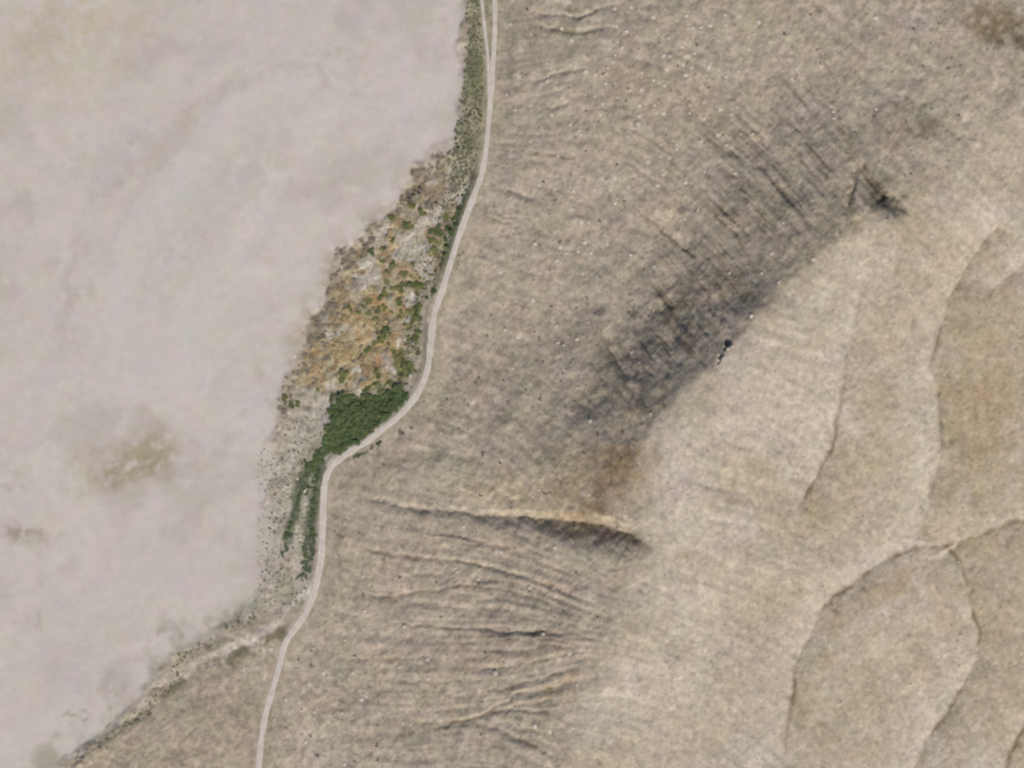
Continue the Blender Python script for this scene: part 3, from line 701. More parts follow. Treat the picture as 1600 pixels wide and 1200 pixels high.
def plant_material(name, a, b_):
    """Leaf colour drifts from a to b_ between plants and between the leaves of one plant."""
    m, t, b = new_mat(name, 0.8)
    oi = t.nodes.new('ShaderNodeObjectInfo')
    geo = t.nodes.new('ShaderNodeNewGeometry')
    ad = t.nodes.new('ShaderNodeMath'); ad.operation = 'MULTIPLY_ADD'
    ad.inputs[1].default_value = 0.65; 
    t.links.new(oi.outputs['Random'], ad.inputs[0])
    r2 = t.nodes.new('ShaderNodeMath'); r2.operation = 'MULTIPLY'; r2.inputs[1].default_value = 0.35
    t.links.new(geo.outputs['Random Per Island'], r2.inputs[0]); t.links.new(r2.outputs[0], ad.inputs[2])
    mx = t.nodes.new('ShaderNodeMix'); mx.data_type = 'RGBA'
    t.links.new(ad.outputs[0], mx.inputs['Factor'])
    mx.inputs['A'].default_value = (*a, 1); mx.inputs['B'].default_value = (*b_, 1)
    t.links.new(mx.outputs['Result'], b.inputs['Base Color'])
    return m
M_green = plant_material('green_leaves', (0.085, 0.105, 0.045), (0.135, 0.140, 0.060))
M_sage = plant_material('sage_leaves', (0.082, 0.104, 0.066), (0.135, 0.150, 0.098))
M_moss = plant_material('yellow_green_leaves', (0.105, 0.125, 0.042), (0.19, 0.185, 0.075))
M_dark = plant_material('dark_green_leaves', (0.066, 0.098, 0.042), (0.112, 0.140, 0.056))
M_tan = plant_material('dry_reed_leaves', (0.33, 0.22, 0.118), (0.40, 0.315, 0.17))
M_rust = plant_material('rust_leaves', (0.22, 0.145, 0.085), (0.33, 0.235, 0.14))
M_grey = plant_material('grey_twigs', (0.165, 0.138, 0.108), (0.25, 0.212, 0.17))
M_olive = plant_material('olive_leaves', (0.135, 0.142, 0.082), (0.215, 0.208, 0.13))
M_shrub = plant_material('desert_shrub_leaves', (0.13, 0.12, 0.085), (0.19, 0.17, 0.125))
M_bark, _t, _b = new_mat('woody_stem'); _b.inputs['Base Color'].default_value = (0.12, 0.085, 0.055, 1)

def rock_material(name, a, b_):
    m, t, b = new_mat(name)
    oi = t.nodes.new('ShaderNodeObjectInfo'); geo = t.nodes.new('ShaderNodeNewGeometry')
    n = noise_node(t, geo.outputs['Position'], 1.4, 4)
    ad = t.nodes.new('ShaderNodeMath'); ad.operation = 'MULTIPLY_ADD'; ad.inputs[1].default_value = 0.5
    t.links.new(oi.outputs['Random'], ad.inputs[0])
    h2 = t.nodes.new('ShaderNodeMath'); h2.operation = 'MULTIPLY'; h2.inputs[1].default_value = 0.5
    t.links.new(n.outputs['Fac'], h2.inputs[0]); t.links.new(h2.outputs[0], ad.inputs[2])
    mx = t.nodes.new('ShaderNodeMix'); mx.data_type = 'RGBA'
    t.links.new(ad.outputs[0], mx.inputs['Factor']); mx.inputs['A'].default_value = (*a, 1); mx.inputs['B'].default_value = (*b_, 1)
    t.links.new(mx.outputs['Result'], b.inputs['Base Color'])
    return m
M_pale = rock_material('pale_limestone', (0.40, 0.35, 0.285), (0.54, 0.48, 0.40))
M_brown = rock_material('weathered_stone', (0.12, 0.10, 0.08), (0.22, 0.185, 0.14))

# ------------------------------------------------------------------ build the ground as one continuous sheet, named by its terrain
ring = np.cumsum(3 * 1.10 ** np.arange(92))
eu0 = u0 - ring[::-1]; eu1 = u1 + ring
ev0 = v0 - ring[::-1]; ev1 = v1 + ring
FU = np.concatenate([eu0, gu, eu1]); FV = np.concatenate([ev0, gv, ev1])
pad = len(eu0)
Z = np.pad(HF, pad, mode='edge'); CO = np.pad(col, ((pad, pad), (pad, pad), (0, 0)), mode='edge')
PL = np.pad(playa, pad, mode='edge'); IP = np.pad(inside_plateau, pad, mode='edge')
GU, GV = np.meshgrid(FU, FV)
out = np.maximum(np.maximum(u0 - GU, GU - u1), np.maximum(v0 - GV, GV - v1))
far = sstep(0, 900, out)
reg = 14 * fbm(GU, GV, 1500, 4, 141) + 9
Z = Z + sstep(0, 60, out) * (1 - PL) * (0.9 * fbm(GU, GV, 70, 3, 146) + 0.25 * fbm(GU, GV, 18, 2, 148))
Z = Z + far * (reg - 0.6 * Z + 5 * fbm(GU, GV, 240, 3, 145) * (1 - PL))
far_c = np.empty(CO.shape, f32); far_c[:] = soil(172, 160, 142)
far_c[:] += (soil(188, 177, 164) - soil(172, 160, 142)) * sstep(-1, 1, fbm(GU, GV, 500, 4, 147))[..., None]
near_c = soil(168, 154, 135) + (soil(194, 184, 176) - soil(168, 154, 135)) * sstep(.3, .7, PL + .12 * fbm(GU, GV, 60, 3, 149) * sstep(0, 60, out))[..., None] + (soil(182, 169, 150) - soil(168, 154, 135)) * IP[..., None]
near_c = near_c * (1 + (.05 * fbm(GU, GV, 60, 4, 152) + .04 * fbm(GU, GV, 16, 2, 153)) * (1 - .6 * PL))[..., None]
k1 = sstep(0, 46, out + 8 * fbm(GU, GV, 30, 2, 154) * (out > 0))[..., None]; k2 = sstep(500, 3000, out)[..., None]
CO = CO * (1 - k1) + (near_c * (1 - k2) + far_c * k2) * k1
Ny, Nx = Z.shape
XX, YY = world_xy(GU, GV)
co = np.stack([XX, YY, Z], -1).reshape(-1, 3).astype(f32)
# smooth normals from the whole sheet, so that neighbouring terrain meets without a seam
gy = np.gradient(Z, axis=0) / np.gradient(YY, axis=0); gx = np.gradient(Z, axis=1) / np.gradient(XX, axis=1)
NN = np.stack([-gx, -gy, np.ones_like(gx)], -1); NN /= np.linalg.norm(NN, axis=-1, keepdims=True)
NN = NN.reshape(-1, 3).astype(f32)
idx = np.arange(Ny * Nx).reshape(Ny, Nx)
quads = np.stack([idx[1:, :-1], idx[1:, 1:], idx[:-1, 1:], idx[:-1, :-1]], -1).reshape(-1, 4)
fp = 0.25 * (PL[1:, :-1] + PL[1:, 1:] + PL[:-1, 1:] + PL[:-1, :-1]).reshape(-1)
fi = 0.25 * (IP[1:, :-1] + IP[1:, 1:] + IP[:-1, 1:] + IP[:-1, :-1]).reshape(-1)
region = np.where(fp > 0.5, 0, np.where(fi > 0.5, 2, 1))

def sheet(name, sel, mat):
    q = quads[sel]
    used = np.zeros(len(co), bool); used[q.ravel()] = True
    remap = np.cumsum(used) - 1
    qq = remap[q].astype(np.int32)
    me = bpy.data.meshes.new(name)
    n = int(used.sum())
    me.vertices.add(n); me.vertices.foreach_set('co', co[used].ravel())
    me.loops.add(qq.size); me.loops.foreach_set('vertex_index', qq.ravel())
    me.polygons.add(len(qq)); me.polygons.foreach_set('loop_start', np.arange(0, qq.size, 4, dtype=np.int32))
    me.polygons.foreach_set('use_smooth', np.ones(len(qq), bool))
    me.update(calc_edges=True)
    a = me.attributes.new('soil', 'FLOAT_COLOR', 'POINT')
    rgba = np.ones((n, 4), f32); rgba[:, :3] = CO.reshape(-1, 3)[used]
    a.data.foreach_set('color', rgba.ravel())
    me.normals_split_custom_set_from_vertices(NN[used])
    me.materials.append(mat)
    o = bpy.data.objects.new(name, me); C.objects.link(o)
    o['kind'] = 'structure'
    return o
o = sheet('salt_flat', region == 0, M_flat); o['label'] = 'wide pale pinkish grey salt flat west of the road'
o = sheet('hillside', region == 1, M_slope); o['label'] = 'stony tan hillside cut by rills above the road'
o = sheet('plateau', region == 2, M_plat); o['label'] = 'pale smooth plateau beyond the dark scarp with low terrace rims'

# ------------------------------------------------------------------ roads
def ribbon(name, line, half, zline, label, lift=0.07, seed=5):
    r = np.random.default_rng(seed)
    p = smooth_line(line, 3)
    d = np.gradient(p, axis=0); d /= np.linalg.norm(d, axis=1)[:, None]
    nrm = np.stack([-d[:, 1], d[:, 0]], 1)
    k = np.linspace(-1, 1, 9)
    n = len(p)
    wob = 1 + 0.10 * np.convolve(r.standard_normal((n + 6)), np.ones(7) / 2.6, 'valid')[:, None] * np.where(k < 0, 1, .8)[None]
    hw = np.interp(np.arange(n), np.linspace(0, n - 1, len(half)), half)[:, None]
    pu = p[:, 0:1] + nrm[:, 0:1] * k[None] * hw * wob; pv = p[:, 1:2] + nrm[:, 1:2] * k[None] * hw * wob
    z = ground(pu, pv)
    z = np.maximum(z, (np.interp(np.arange(n), np.linspace(0, n - 1, len(zline)), zline))[:, None] if zline is not None else z)
    z = z + lift + 0.05 * (1 - k[None] ** 2)
    z[:, [0, -1]] -= lift + 0.12                              # the edge dips into the soil
    x, y = world_xy(pu, pv)
    ver = np.stack([x, y, z], -1).reshape(-1, 3)
    ii = np.arange(n * 9).reshape(n, 9)
    fc = np.stack([ii[:-1, :-1], ii[:-1, 1:], ii[1:, 1:], ii[1:, :-1]], -1).reshape(-1, 4)
    me = bpy.data.meshes.new(name); me.from_pydata(ver.tolist(), [], fc.tolist())
    me.polygons.foreach_set('use_smooth', np.ones(len(fc), bool)); me.update()
    aa = me.attributes.new('across', 'FLOAT', 'POINT'); aa.data.foreach_set('value', np.tile(k, n).astype(f32))
    me.materials.append(M_road)
    ob = bpy.data.objects.new(name, me); C.objects.link(ob)
    ob['kind'] = 'structure'; ob['label'] = label
    return ob
nr = len(ROAD)
ribbon('dirt_road', ROAD, [4.6, 4.8, 5.0, 5.4, 5.6, 5.8, 5.6, 5.8, 6.2, 6.0, 5.6, 5.6, 5.8, 5.8], None, 'narrow pale graded dirt road winding along the foot of the hillside')
ribbon('side_track', SIDE, [3.0, 3.0, 2.8, 2.2], None, 'faint pale side track joining the dirt road from the west', 0.05, 9)

# ------------------------------------------------------------------ plants and stones
def clump_mesh(name, seed, n, hgt, leaf, mat, up=0.55):
    """A low bush of leaf-sized faces, about 1 m in radius."""
    r = np.random.default_rng(seed)
    lob = r.integers(3, 6); cen = np.column_stack([r.normal(0, .38, lob), r.normal(0, .38, lob), r.uniform(.25, .6, lob) * hgt]); cr = r.uniform(.38, .68, lob)
    ver = []; fc = []
    for i in range(n):
        c = r.integers(lob)
        dvec = r.normal(0, 1, 3); dvec[2] = abs(dvec[2]) * .9; dvec /= np.linalg.norm(dvec)
        p = cen[c] + dvec * cr[c] * r.uniform(.55, 1.05) * np.array([1, 1, hgt])
        p[2] = max(p[2], 0.06)
        nn = dvec * .6 + r.normal(0, .5, 3) + np.array([0, 0, up]); nn /= np.linalg.norm(nn)
        t = np.cross(nn, r.normal(0, 1, 3)); t /= np.linalg.norm(t); bt = np.cross(nn, t)
        a = leaf * r.uniform(.6, 1.35); b = a * r.uniform(.4, .75)
        k = len(ver)
        ver += [p - t * a, p + bt * b * .9 - t * a * .1, p + t * a, p - bt * b]
        fc.append((k, k + 1, k + 2, k + 3))
    me = bpy.data.meshes.new(name); me.from_pydata([tuple(map(float, q)) for q in ver], [], fc); me.update()
    me.materials.append(mat)
    return me

def stem_mesh(name, seed):
    r = np.random.default_rng(seed); ver = []; fc = []
    for s in range(5):
        a = r.uniform(0, 6.28); tip = np.array([math.cos(a) * .5, math.sin(a) * .5, r.uniform(.45, .8)]); root = np.array([math.cos(a) * .08, math.sin(a) * .08, -.15])
        k = len(ver)
        for q, w in ((root, .07), (tip, .025)):
            for j in range(4):
                t = j * math.pi / 2
                ver.append((q[0] + w * math.cos(t), q[1] + w * math.sin(t), q[2]))
        for j in range(4):
            fc.append((k + j, k + (j + 1) % 4, k + 4 + (j + 1) % 4, k + 4 + j))
    me = bpy.data.meshes.new(name); me.from_pydata(ver, [], fc); me.update(); me.materials.append(M_bark)
    return me

def rock_mesh(name, seed, mat, flat=0.7):
    r = np.random.default_rng(seed)
    t = (1 + 5 ** .5) / 2
    ver = np.array([(-1, t, 0), (1, t, 0), (-1, -t, 0), (1, -t, 0), (0, -1, t), (0, 1, t), (0, -1, -t), (0, 1, -t), (t, 0, -1), (t, 0, 1), (-t, 0, -1), (-t, 0, 1)], float)
    ver /= np.linalg.norm(ver[0])
    ver *= r.uniform(.75, 1.2, (12, 1)); ver[:, 2] *= flat; ver[:, 0] *= r.uniform(.8, 1.25)
    fc = [(0, 11, 5), (0, 5, 1), (0, 1, 7), (0, 7, 10), (0, 10, 11), (1, 5, 9), (5, 11, 4), (11, 10, 2), (10, 7, 6), (7, 1, 8), (3, 9, 4), (3, 4, 2), (3, 2, 6), (3, 6, 8), (3, 8, 9), (4, 9, 5), (2, 4, 11), (6, 2, 10), (8, 6, 7), (9, 8, 1)]
    me = bpy.data.meshes.new(name); me.from_pydata([tuple(q) for q in ver], [], fc); me.update(); me.materials.append(mat)
    return me

V_N = 7
bank = {
    'green': [clump_mesh('green_bush', 400 + i, 84, .85, .30, M_green) for i in range(V_N)],
    'sage': [clump_mesh('sage_bush', 426 + i, 84, .6, .30, M_sage) for i in range(V_N)],
    'moss': [clump_mesh('yellow_green_bush', 410 + i, 84, .7, .30, M_moss) for i in range(V_N)],
    'dark': [clump_mesh('dark_bush', 420 + i, 90, .85, .30, M_dark) for i in range(V_N)],
    'tan': [clump_mesh('dry_reed', 440 + i, 84, .7, .30, M_tan) for i in range(V_N)],
    'rust': [clump_mesh('rust_bush', 460 + i, 80, .7, .29, M_rust) for i in range(V_N)],
    'grey': [clump_mesh('grey_bush', 480 + i, 62, .65, .27, M_grey) for i in range(V_N)],
    'thick_dark': [clump_mesh('thicket_leaves', 600 + i, 130, .8, .23, M_dark, 1.1) for i in range(V_N)],
    'thick_green': [clump_mesh('thicket_leaves', 610 + i, 130, .8, .23, M_green, 1.1) for i in range(V_N)],
    'olive': [clump_mesh('olive_bush', 500 + i, 70, .55, .28, M_olive) for i in range(V_N)],
    'shrub': [clump_mesh('desert_shrub', 520 + i, 40, .7, .34, M_shrub) for i in range(V_N)],
}
stems = [stem_mesh('stem', 540 + i) for i in range(4)]
pale_rocks = [rock_mesh('pale_boulder', 560 + i, M_pale) for i in range(6)]
brown_rocks = [rock_mesh('brown_stone', 580 + i, M_brown) for i in range(6)]

def place(name, mesh, u, v, r, label, cat, group, zscale=1.0, sink=0.05, parts=False):
    x, y = world_xy(u, v); z = float(ground(u, v))
    a = random.uniform(0, 6.28); sx = r * random.uniform(.88, 1.14)
    if parts:
        o = bpy.data.objects.new(name, None); o.empty_display_size = 0.5
        f = bpy.data.objects.new('foliage', mesh); s = bpy.data.objects.new('stem', random.choice(stems))
        for c in (f, s):
            C.objects.link(c); c.parent = o
    else:
        o = bpy.data.objects.new(name, mesh)
    C.objects.link(o)
    o.location = (float(x), float(y), z - sink); o.rotation_euler = (0, 0, a); o.scale = (sx, r * random.uniform(.88, 1.14), r * zscale)
    o['label'] = label; o['category'] = cat; o['group'] = group
    return o

def scatter(mask_fn, n, mind, box, tries=60):
    """Points by dart throwing; mask_fn(u, v) gives the chance of keeping a dart."""
    pts = []; cell = {}
    (a0, b0, a1, b1) = box
    for _ in range(n * tries):
        if len(pts) >= n: break
        u, v = random.uniform(a0, a1), random.uniform(b0, b1)
        if random.random() > mask_fn(u, v): continue
        i, j = int(u // mind), int(v // mind)
        if any((u - p[0]) ** 2 + (v - p[1]) ** 2 < mind * mind for di in (-1, 0, 1) for dj in (-1, 0, 1) for p in cell.get((i + di, j + dj), ())): continue
        pts.append((u, v)); cell.setdefault((i, j), []).append((u, v))
    return pts

def at(A, u, v):
    return float(A[min(max(int(round((v - v0) / STEP)), 0), ny - 1), min(max(int(round((u - u0) / STEP)), 0), nx - 1)])

def stretch(v):
    return 'northern tip' if v < 330 else 'upper half' if v < 440 else 'lower half' if v < 560 else 'southern edge'

# the oasis
def size_word(r, a, b):
    return 'small' if r < a else 'large' if r > b else 'mid-sized'
def oasis_place(u, v):
    """Where a plant stands: how far down the bed, and how far across it from road to flat."""
    f = int(np.clip((v - 240) / 400 * 10, 0, 9))
    d = at(rd, u, v); e = max(at(sd_oasis, u, v), 0); q = d / (d + e + 1)
    side = 'road side' if q < .34 else 'middle' if q < .67 else 'flat side'
    band = ['at its northern point', 'just below its northern point', 'a quarter way down', 'a third way down', 'above mid length', 'at mid length', 'below mid length', 'two thirds down', 'above its southern edge', 'at its southern edge'][f]
    return f'{side} of the oasis {band}'
for (u, v) in scatter(lambda u, v: at(oasis, u, v) * (at(rd, u, v) > 10) * (1 - at(thick, u, v)), 520, 7.0, (430, 235, 750, 660)):
    d = at(rd, u, v); inn = at(sd_oasis, u, v)
    if at(oas_p, u, v) > .75 and d > 24: continue
    where = oasis_place(u, v)
    hv = float(sstep(14, 48, inn) * sstep(330, 410, v)) * .8
    green = float(sstep(150, 55, d)) * (.2 + .8 * float(sstep(-.6, .3, at(oas_g, u, v)))) * float(sstep(310, 360, v))
    r = random.choice((1.3, 1.7, 2.1, 2.5, 2.9)) * random.uniform(.95, 1.05)
    sw = size_word(r, 1.5, 2.4)
    if d < 21 and v > 285 and (v < 470 or random.random() < .5):
        place('dark_bush', random.choice(bank['dark']), u, v, r * .7, f'{sw} dark green roadside bush, {where}', 'bush', 'dark roadside bushes of the oasis', .8)
    elif random.random() < green:
        place('green_bush', random.choice(bank['moss' if random.random() < .7 else 'green']), u, v, r, f'{sw} olive green bush, {where}', 'bush', 'green bushes of the oasis', .42)
    elif random.random() < hv:
        if at(oas_y, u, v) > at(oas_n, u, v) - .2:
            if random.random() < .75:
                place('dry_reed', random.choice(bank['tan']), u, v, r, f'{sw} straw coloured reed clump, {where}', 'reeds', 'dry reed clumps of the oasis', .36)
        elif random.random() < .8:
            place('rust_bush', random.choice(bank['rust']), u, v, r * .9, f'{sw} rust brown dry bush, {where}', 'bush', 'rust bushes of the oasis', .36)
    elif random.random() < (.8 if inn < 30 else .5):
        place('grey_bush', random.choice(bank['grey']), u, v, r * .9, f'{sw} grey brown twiggy bush, {where}', 'bush', 'grey bushes of the oasis', .36)

# the dense thicket inside the road bend
def thicket_place(u, v):
    f = 'top' if v < 632 else 'upper part' if v < 655 else 'lower part' if v < 682 else 'foot' if v < 705 else 'southern tail'
    d = at(rd, u, v)
    return f'{f} of the thicket ' + ('against the road' if d < 24 else 'away from the road' if d > 60 else 'midway to the road')
for (u, v) in scatter(lambda u, v: float(at(thick, u, v) > .45) * (at(rd, u, v) > 9), 230, 5.6, (470, 595, 650, 745)):
    nm = 'dark_bush' if random.random() < .72 else 'green_bush'
    r = random.choice((1.8, 2.3, 2.8)) * random.uniform(.95, 1.05)
    place(nm, random.choice(bank['thick_dark' if nm == 'dark_bush' else 'thick_green']), u, v, r, f'{size_word(r, 2.05, 2.55)} ' + ('dark green' if nm == 'dark_bush' else 'lighter green') + f' bush, {thicket_place(u, v)}', 'bush',
          'dark thicket bushes inside the road bend' if nm == 'dark_bush' else 'lighter thicket bushes inside the road bend', .55, parts=True)

# green ribbons running down beside the road
for RB, nm, lab, grp, wd, n in ((RIB1, 'ribbon_bush', 'outer ribbon near the flat', 'bushes of the outer green ribbon', 5, 60), (RIB2, 'ribbon_bush', 'inner ribbon near the road', 'bushes of the inner green ribbon', 12, 130)):
    Ld = np.concatenate([[0], np.cumsum(np.hypot(*np.diff(RB, axis=0).T))])
    for k in range(n):
        q = (k + random.random()) / n
        s = q * Ld[-1]
        u = float(np.interp(s, Ld, RB[:, 0])) + random.gauss(0, wd * .45); v = float(np.interp(s, Ld, RB[:, 1])) + random.gauss(0, 2)
        if at(rd, u, v) < 11: continue
        part = ['top', 'upper part', 'middle', 'lower part', 'bottom'][int(q * 4.999)]
        r = random.choice((.9, 1.3, 1.7))
        place(nm, random.choice(bank['sage' if random.random() < .75 else 'dark']), u, v, r, f'{size_word(r, 1.1, 1.5)} grey green bush at the {part} of the {lab}', 'bush', grp, .55)

# olive scrub on the strip west of the northern road
for (u, v) in scatter(lambda u, v: at(strip, u, v) * (at(rd, u, v) > 13) * (at(sd_, u, v) > 7) * (.35 + .65 * (at(rd, u, v) > 22)), 210, 5.5, (700, -20, 772, 290)):
    nm = 'green_bush' if (170 < v < 230 and random.random() < .35) else 'olive_bush'
    if nm == 'green_bush':
        place(nm, random.choice(bank['green']), u, v, random.uniform(.8, 1.4), ('upper' if v < 190 else 'middle' if v < 210 else 'lower') + ' small green bush in the scrub strip above the oasis, ' + ('near the road' if at(rd, u, v) < 26 else 'by the flat'), 'bush', 'green bushes of the northern scrub strip', .8)
    else:
        band = ['by the side track fork', 'beside the side track', 'where the side track joins', 'below the track junction', 'above the oasis tip'][int(np.clip(v / 50, 0, 4))]
        side = 'by the flat' if at(rd, u, v) > 30 else 'near the road'
        r = random.choice((.8, 1.1, 1.5))
        place('olive_bush', random.choice(bank['olive']), u, v, r, f'{size_word(r, 1, 1.3)} olive grey bush {side}, {band}', 'bush', 'olive bushes of the northern road strip', .6)

# speckled scrub between the flat and the ribbons
for (u, v) in scatter(lambda u, v: at(scrub, u, v) * (at(rd, u, v) > 13) * .9, 170, 6.5, (405, 640, 510, 960)):
    half = 'beside the thicket' if v < 700 else 'beside the thicket tail' if v < 760 else 'beside the upper green ribbons' if v < 820 else 'beside the lower green ribbons' if v < 880 else 'at the head of the pale wash'
    side = 'flat side' if at(rd, u, v) > 62 else 'road side'
    r = random.choice((.5, .75, 1.0)); ol = random.random() < .6
    place('salt_bush', random.choice(bank['olive' if ol else 'shrub']), u, v, r, f'{size_word(r, .6, .9)} ' + ('olive' if ol else 'brownish') + f' salt bush {half}, {side}', 'bush', 'salt bushes of the pale margin', .6)

# bushes along the ragged rim between the flat and the low south-western ground
RIM = smooth_line([(412, 985), (385, 962), (345, 1004), (318, 1010), (285, 1024), (262, 1074), (238, 1085), (226, 1114), (190, 1142), (150, 1166), (118, 1190)], 5)
RLn = np.concatenate([[0], np.cumsum(np.hypot(*np.diff(RIM, axis=0).T))])
for k in range(120):
    q = (k + random.random()) / 120
    if fbm(np.array([q * 400.0]), np.array([3.0]), 40, 2, 77)[0] < -.5: continue
    u = float(np.interp(q * RLn[-1], RLn, RIM[:, 0])) + random.gauss(0, 6); v = float(np.interp(q * RLn[-1], RLn, RIM[:, 1])) + random.gauss(0, 5)
    if at(rd, u, v) < 14: continue
    r = random.choice((.6, .9, 1.3))
    part = ['next to the pale wash', 'below the pale wash', 'along the brown outer patch', 'where the rim turns down', 'on the stepped middle', 'above the lower corner', 'at the lower corner'][int(q * 6.99)]
    place('rim_bush', random.choice(bank['olive' if random.random() < .6 else 'grey']), u, v, r, f'{size_word(r, .7, 1.2)} greyish bush on the ragged rim of the flat, {part}', 'bush', 'bushes on the south-western rim of the flat', .5)

# verge bushes on the uphill side of the bend
for k in range(26):
    q = random.random() ** 1.2
    u, v = 552 + 42 * q + random.gauss(0, 2), 716 - 26 * q + random.gauss(0, 1.6) + 1
    if at(rd, u, v) < 8.5: continue
    r = random.choice((.7, 1.0, 1.3))
    place('verge_bush', random.choice(bank['dark' if random.random() < .6 else 'olive']), u, v, r, f'{size_word(r, .8, 1.2)} dark bush on the uphill verge of the bend, ' + ('lower end' if q < .33 else 'middle' if q < .66 else 'upper end'), 'bush', 'verge bushes at the road bend', .6)

# desert shrubs on the slope
def shrub_p(u, v):
    p = .12
    p += .75 * math.exp(-((u - 690) / 90) ** 2 - ((v - 650) / 50) ** 2) + .5 * math.exp(-((u - 790) / 70) ** 2 - ((v - 590) / 40) ** 2)
    p += .45 * math.exp(-((u - 980) / 130) ** 2 - ((v - 570) / 70) ** 2) + .4 * math.exp(-((u - 1420) / 60) ** 2 - ((v - 200) / 50) ** 2)
    p += .35 * math.exp(-((u - 560) / 110) ** 2 - ((v - 1090) / 90) ** 2) + .3 * math.exp(-((u - 585) / 30) ** 2 - ((v - 910) / 24) ** 2)
    return p * at(hillside, u, v) * (at(rd, u, v) > 13)
LANDMARKS = [(905, 35, 'the pale bank by the top road'), (870, 125, 'the short northern rills'), (800, 300, 'the rill beside the upper road'), (1000, 60, 'the northern boulder field'), (1060, 160, 'the boulder field centre'), (1180, 60, 'the smooth northern rise'),
    (1320, 210, 'the ravine head'), (1400, 310, 'the dark ravine foot'), (1430, 200, 'the dark shrub patch'), (1560, 50, 'the brown corner patch'), (1220, 290, 'the long streaked gullies'), (1150, 430, 'the upper dark scarp patch'), (1050, 490, 'the darkest scarp patch'),
    (960, 560, 'the lower dark scarp patch'), (1139, 543, 'the larger rock outcrop'), (1000, 640, 'the scarp tail'), (870, 660, 'the slanting rill'), (950, 765, 'the brown slope patch'), (690, 650, 'the speckled shrub patch'), (720, 420, 'the oasis roadside'), (850, 430, 'the plain middle slope'),
    (740, 530, 'the slope above the curve'), (560, 745, 'the sharp road bend'), (620, 790, 'the tail of the big gully'), (830, 815, 'the big dark gully'), (980, 850, 'the head of the big gully'), (620, 870, 'the second gully'), (590, 905, 'the greenish hollow'), (800, 900, 'the curved rills'), (800, 990, 'the level rills'),
    (560, 1000, 'the lower road'), (480, 1060, 'the road below the wash'), (700, 1060, 'the southern slope middle'), (850, 1075, 'the rising southern rills'), (800, 1150, 'the dark southern rill'), (560, 1150, 'the southern foot slope'), (350, 1100, 'the low south-west corner'), (220, 1170, 'the corner rim of the flat')]
def near(u, v):
    best = min(LANDMARKS, key=lambda q: (q[0] - u) ** 2 + (q[1] - v) ** 2)
    du, dv = u - best[0], v - best[1]
    if math.hypot(du, dv) < 18: return 'at ' + best[2]
    if abs(du) > abs(dv): return ('right of ' if du > 0 else 'left of ') + best[2]
    return ('below ' if dv > 0 else 'above ') + best[2]
def slope_place(u, v):
    if u > 1200 and v < 420: return 'near the ravine head on the upper slope'
    if v < 300: return 'on the upper slope east of the straight road'
    if u > 860 and v < 720: return 'on the dark scarp'
    if v < 760: return 'on the slope above the road bend'
    if u < 470: return 'on the low ground west of the southern road'
    return 'among the rills of the southern slope'
for (u, v) in scatter(shrub_p, 290, 8, (400, -20, 1520, 1220)):
    r = random.choice((.55, .8, 1.05))
    place('desert_shrub', random.choice(bank['shrub']), u, v, r, f'{size_word(r, .7, .9)} dark desert shrub {near(u, v)}', 'shrub', 'desert shrubs of the hillside', .6)
place('desert_shrub', random.choice(bank['shrub']), 626, 676, 1.7, 'largest round dark shrub standing alone above the road bend', 'shrub', 'lone dark shrub')

# pale boulders on the slope
def boulder_p(u, v):
    p = .05 + .9 * math.exp(-((u - 1020) / 150) ** 2 - ((v - 130) / 110) ** 2) + .3 * math.exp(-((u - 880) / 120) ** 2 - ((v - 400) / 120) ** 2)
    p += .3 * math.exp(-((u - 560) / 130) ** 2 - ((v - 1090) / 100) ** 2)
    return p * at(hillside, u, v) * (at(rd, u, v) > 15) * (1 - .9 * at(near_scarp, u, v))
for (u, v) in scatter(boulder_p, 240, 9, (420, -20, 1500, 1220)):
    r = random.choice((1.0, 1.3, 1.7))
    place('pale_boulder', random.choice(pale_rocks), u, v, r, f'{size_word(r, 1.1, 1.5)} pale rounded boulder {near(u, v)}', 'boulder', 'pale boulders of the hillside', 0.38, -.05)
for (u, v) in scatter(lambda u, v: at(inside_plateau, u, v) * (.15 + .7 * math.exp(-((u - 1400) / 90) ** 2 - ((v - 410) / 60) ** 2)), 45, 14, (960, 330, 1600, 1220)):
    PM = [(1330, 390, 'the plateau corner'), (1400, 410, 'the short plateau crease'), (1440, 400, 'the cluster of pale plateau stones'), (1320, 560, 'the long inner terrace rim'), (1460, 600, 'the long outer terrace rim'), (1150, 800, 'the bare western plateau'), (1000, 1100, 'the pale southern plateau'), (1390, 1040, 'the oval plateau lobe'), (1150, 1100, 'the southern plateau middle'), (1560, 500, 'the eastern short crease'), (1560, 1000, 'the ground east of the lobe'), (1260, 500, 'the scarp lip')]
    b_ = min(PM, key=lambda q: (q[0] - u) ** 2 + (q[1] - v) ** 2)
    r = random.choice((.5, .75, 1.0))
    place('pale_boulder', random.choice(pale_rocks), u, v, r, f'{size_word(r, .6, .9)} pale boulder lying ' + ('left of ' if u < b_[0] else 'right of ') + b_[2] + ('' if abs(v - b_[1]) < 25 else ' and lower down' if v > b_[1] else ' and higher up'), 'boulder', 'pale boulders on the plateau', .6, -.05)

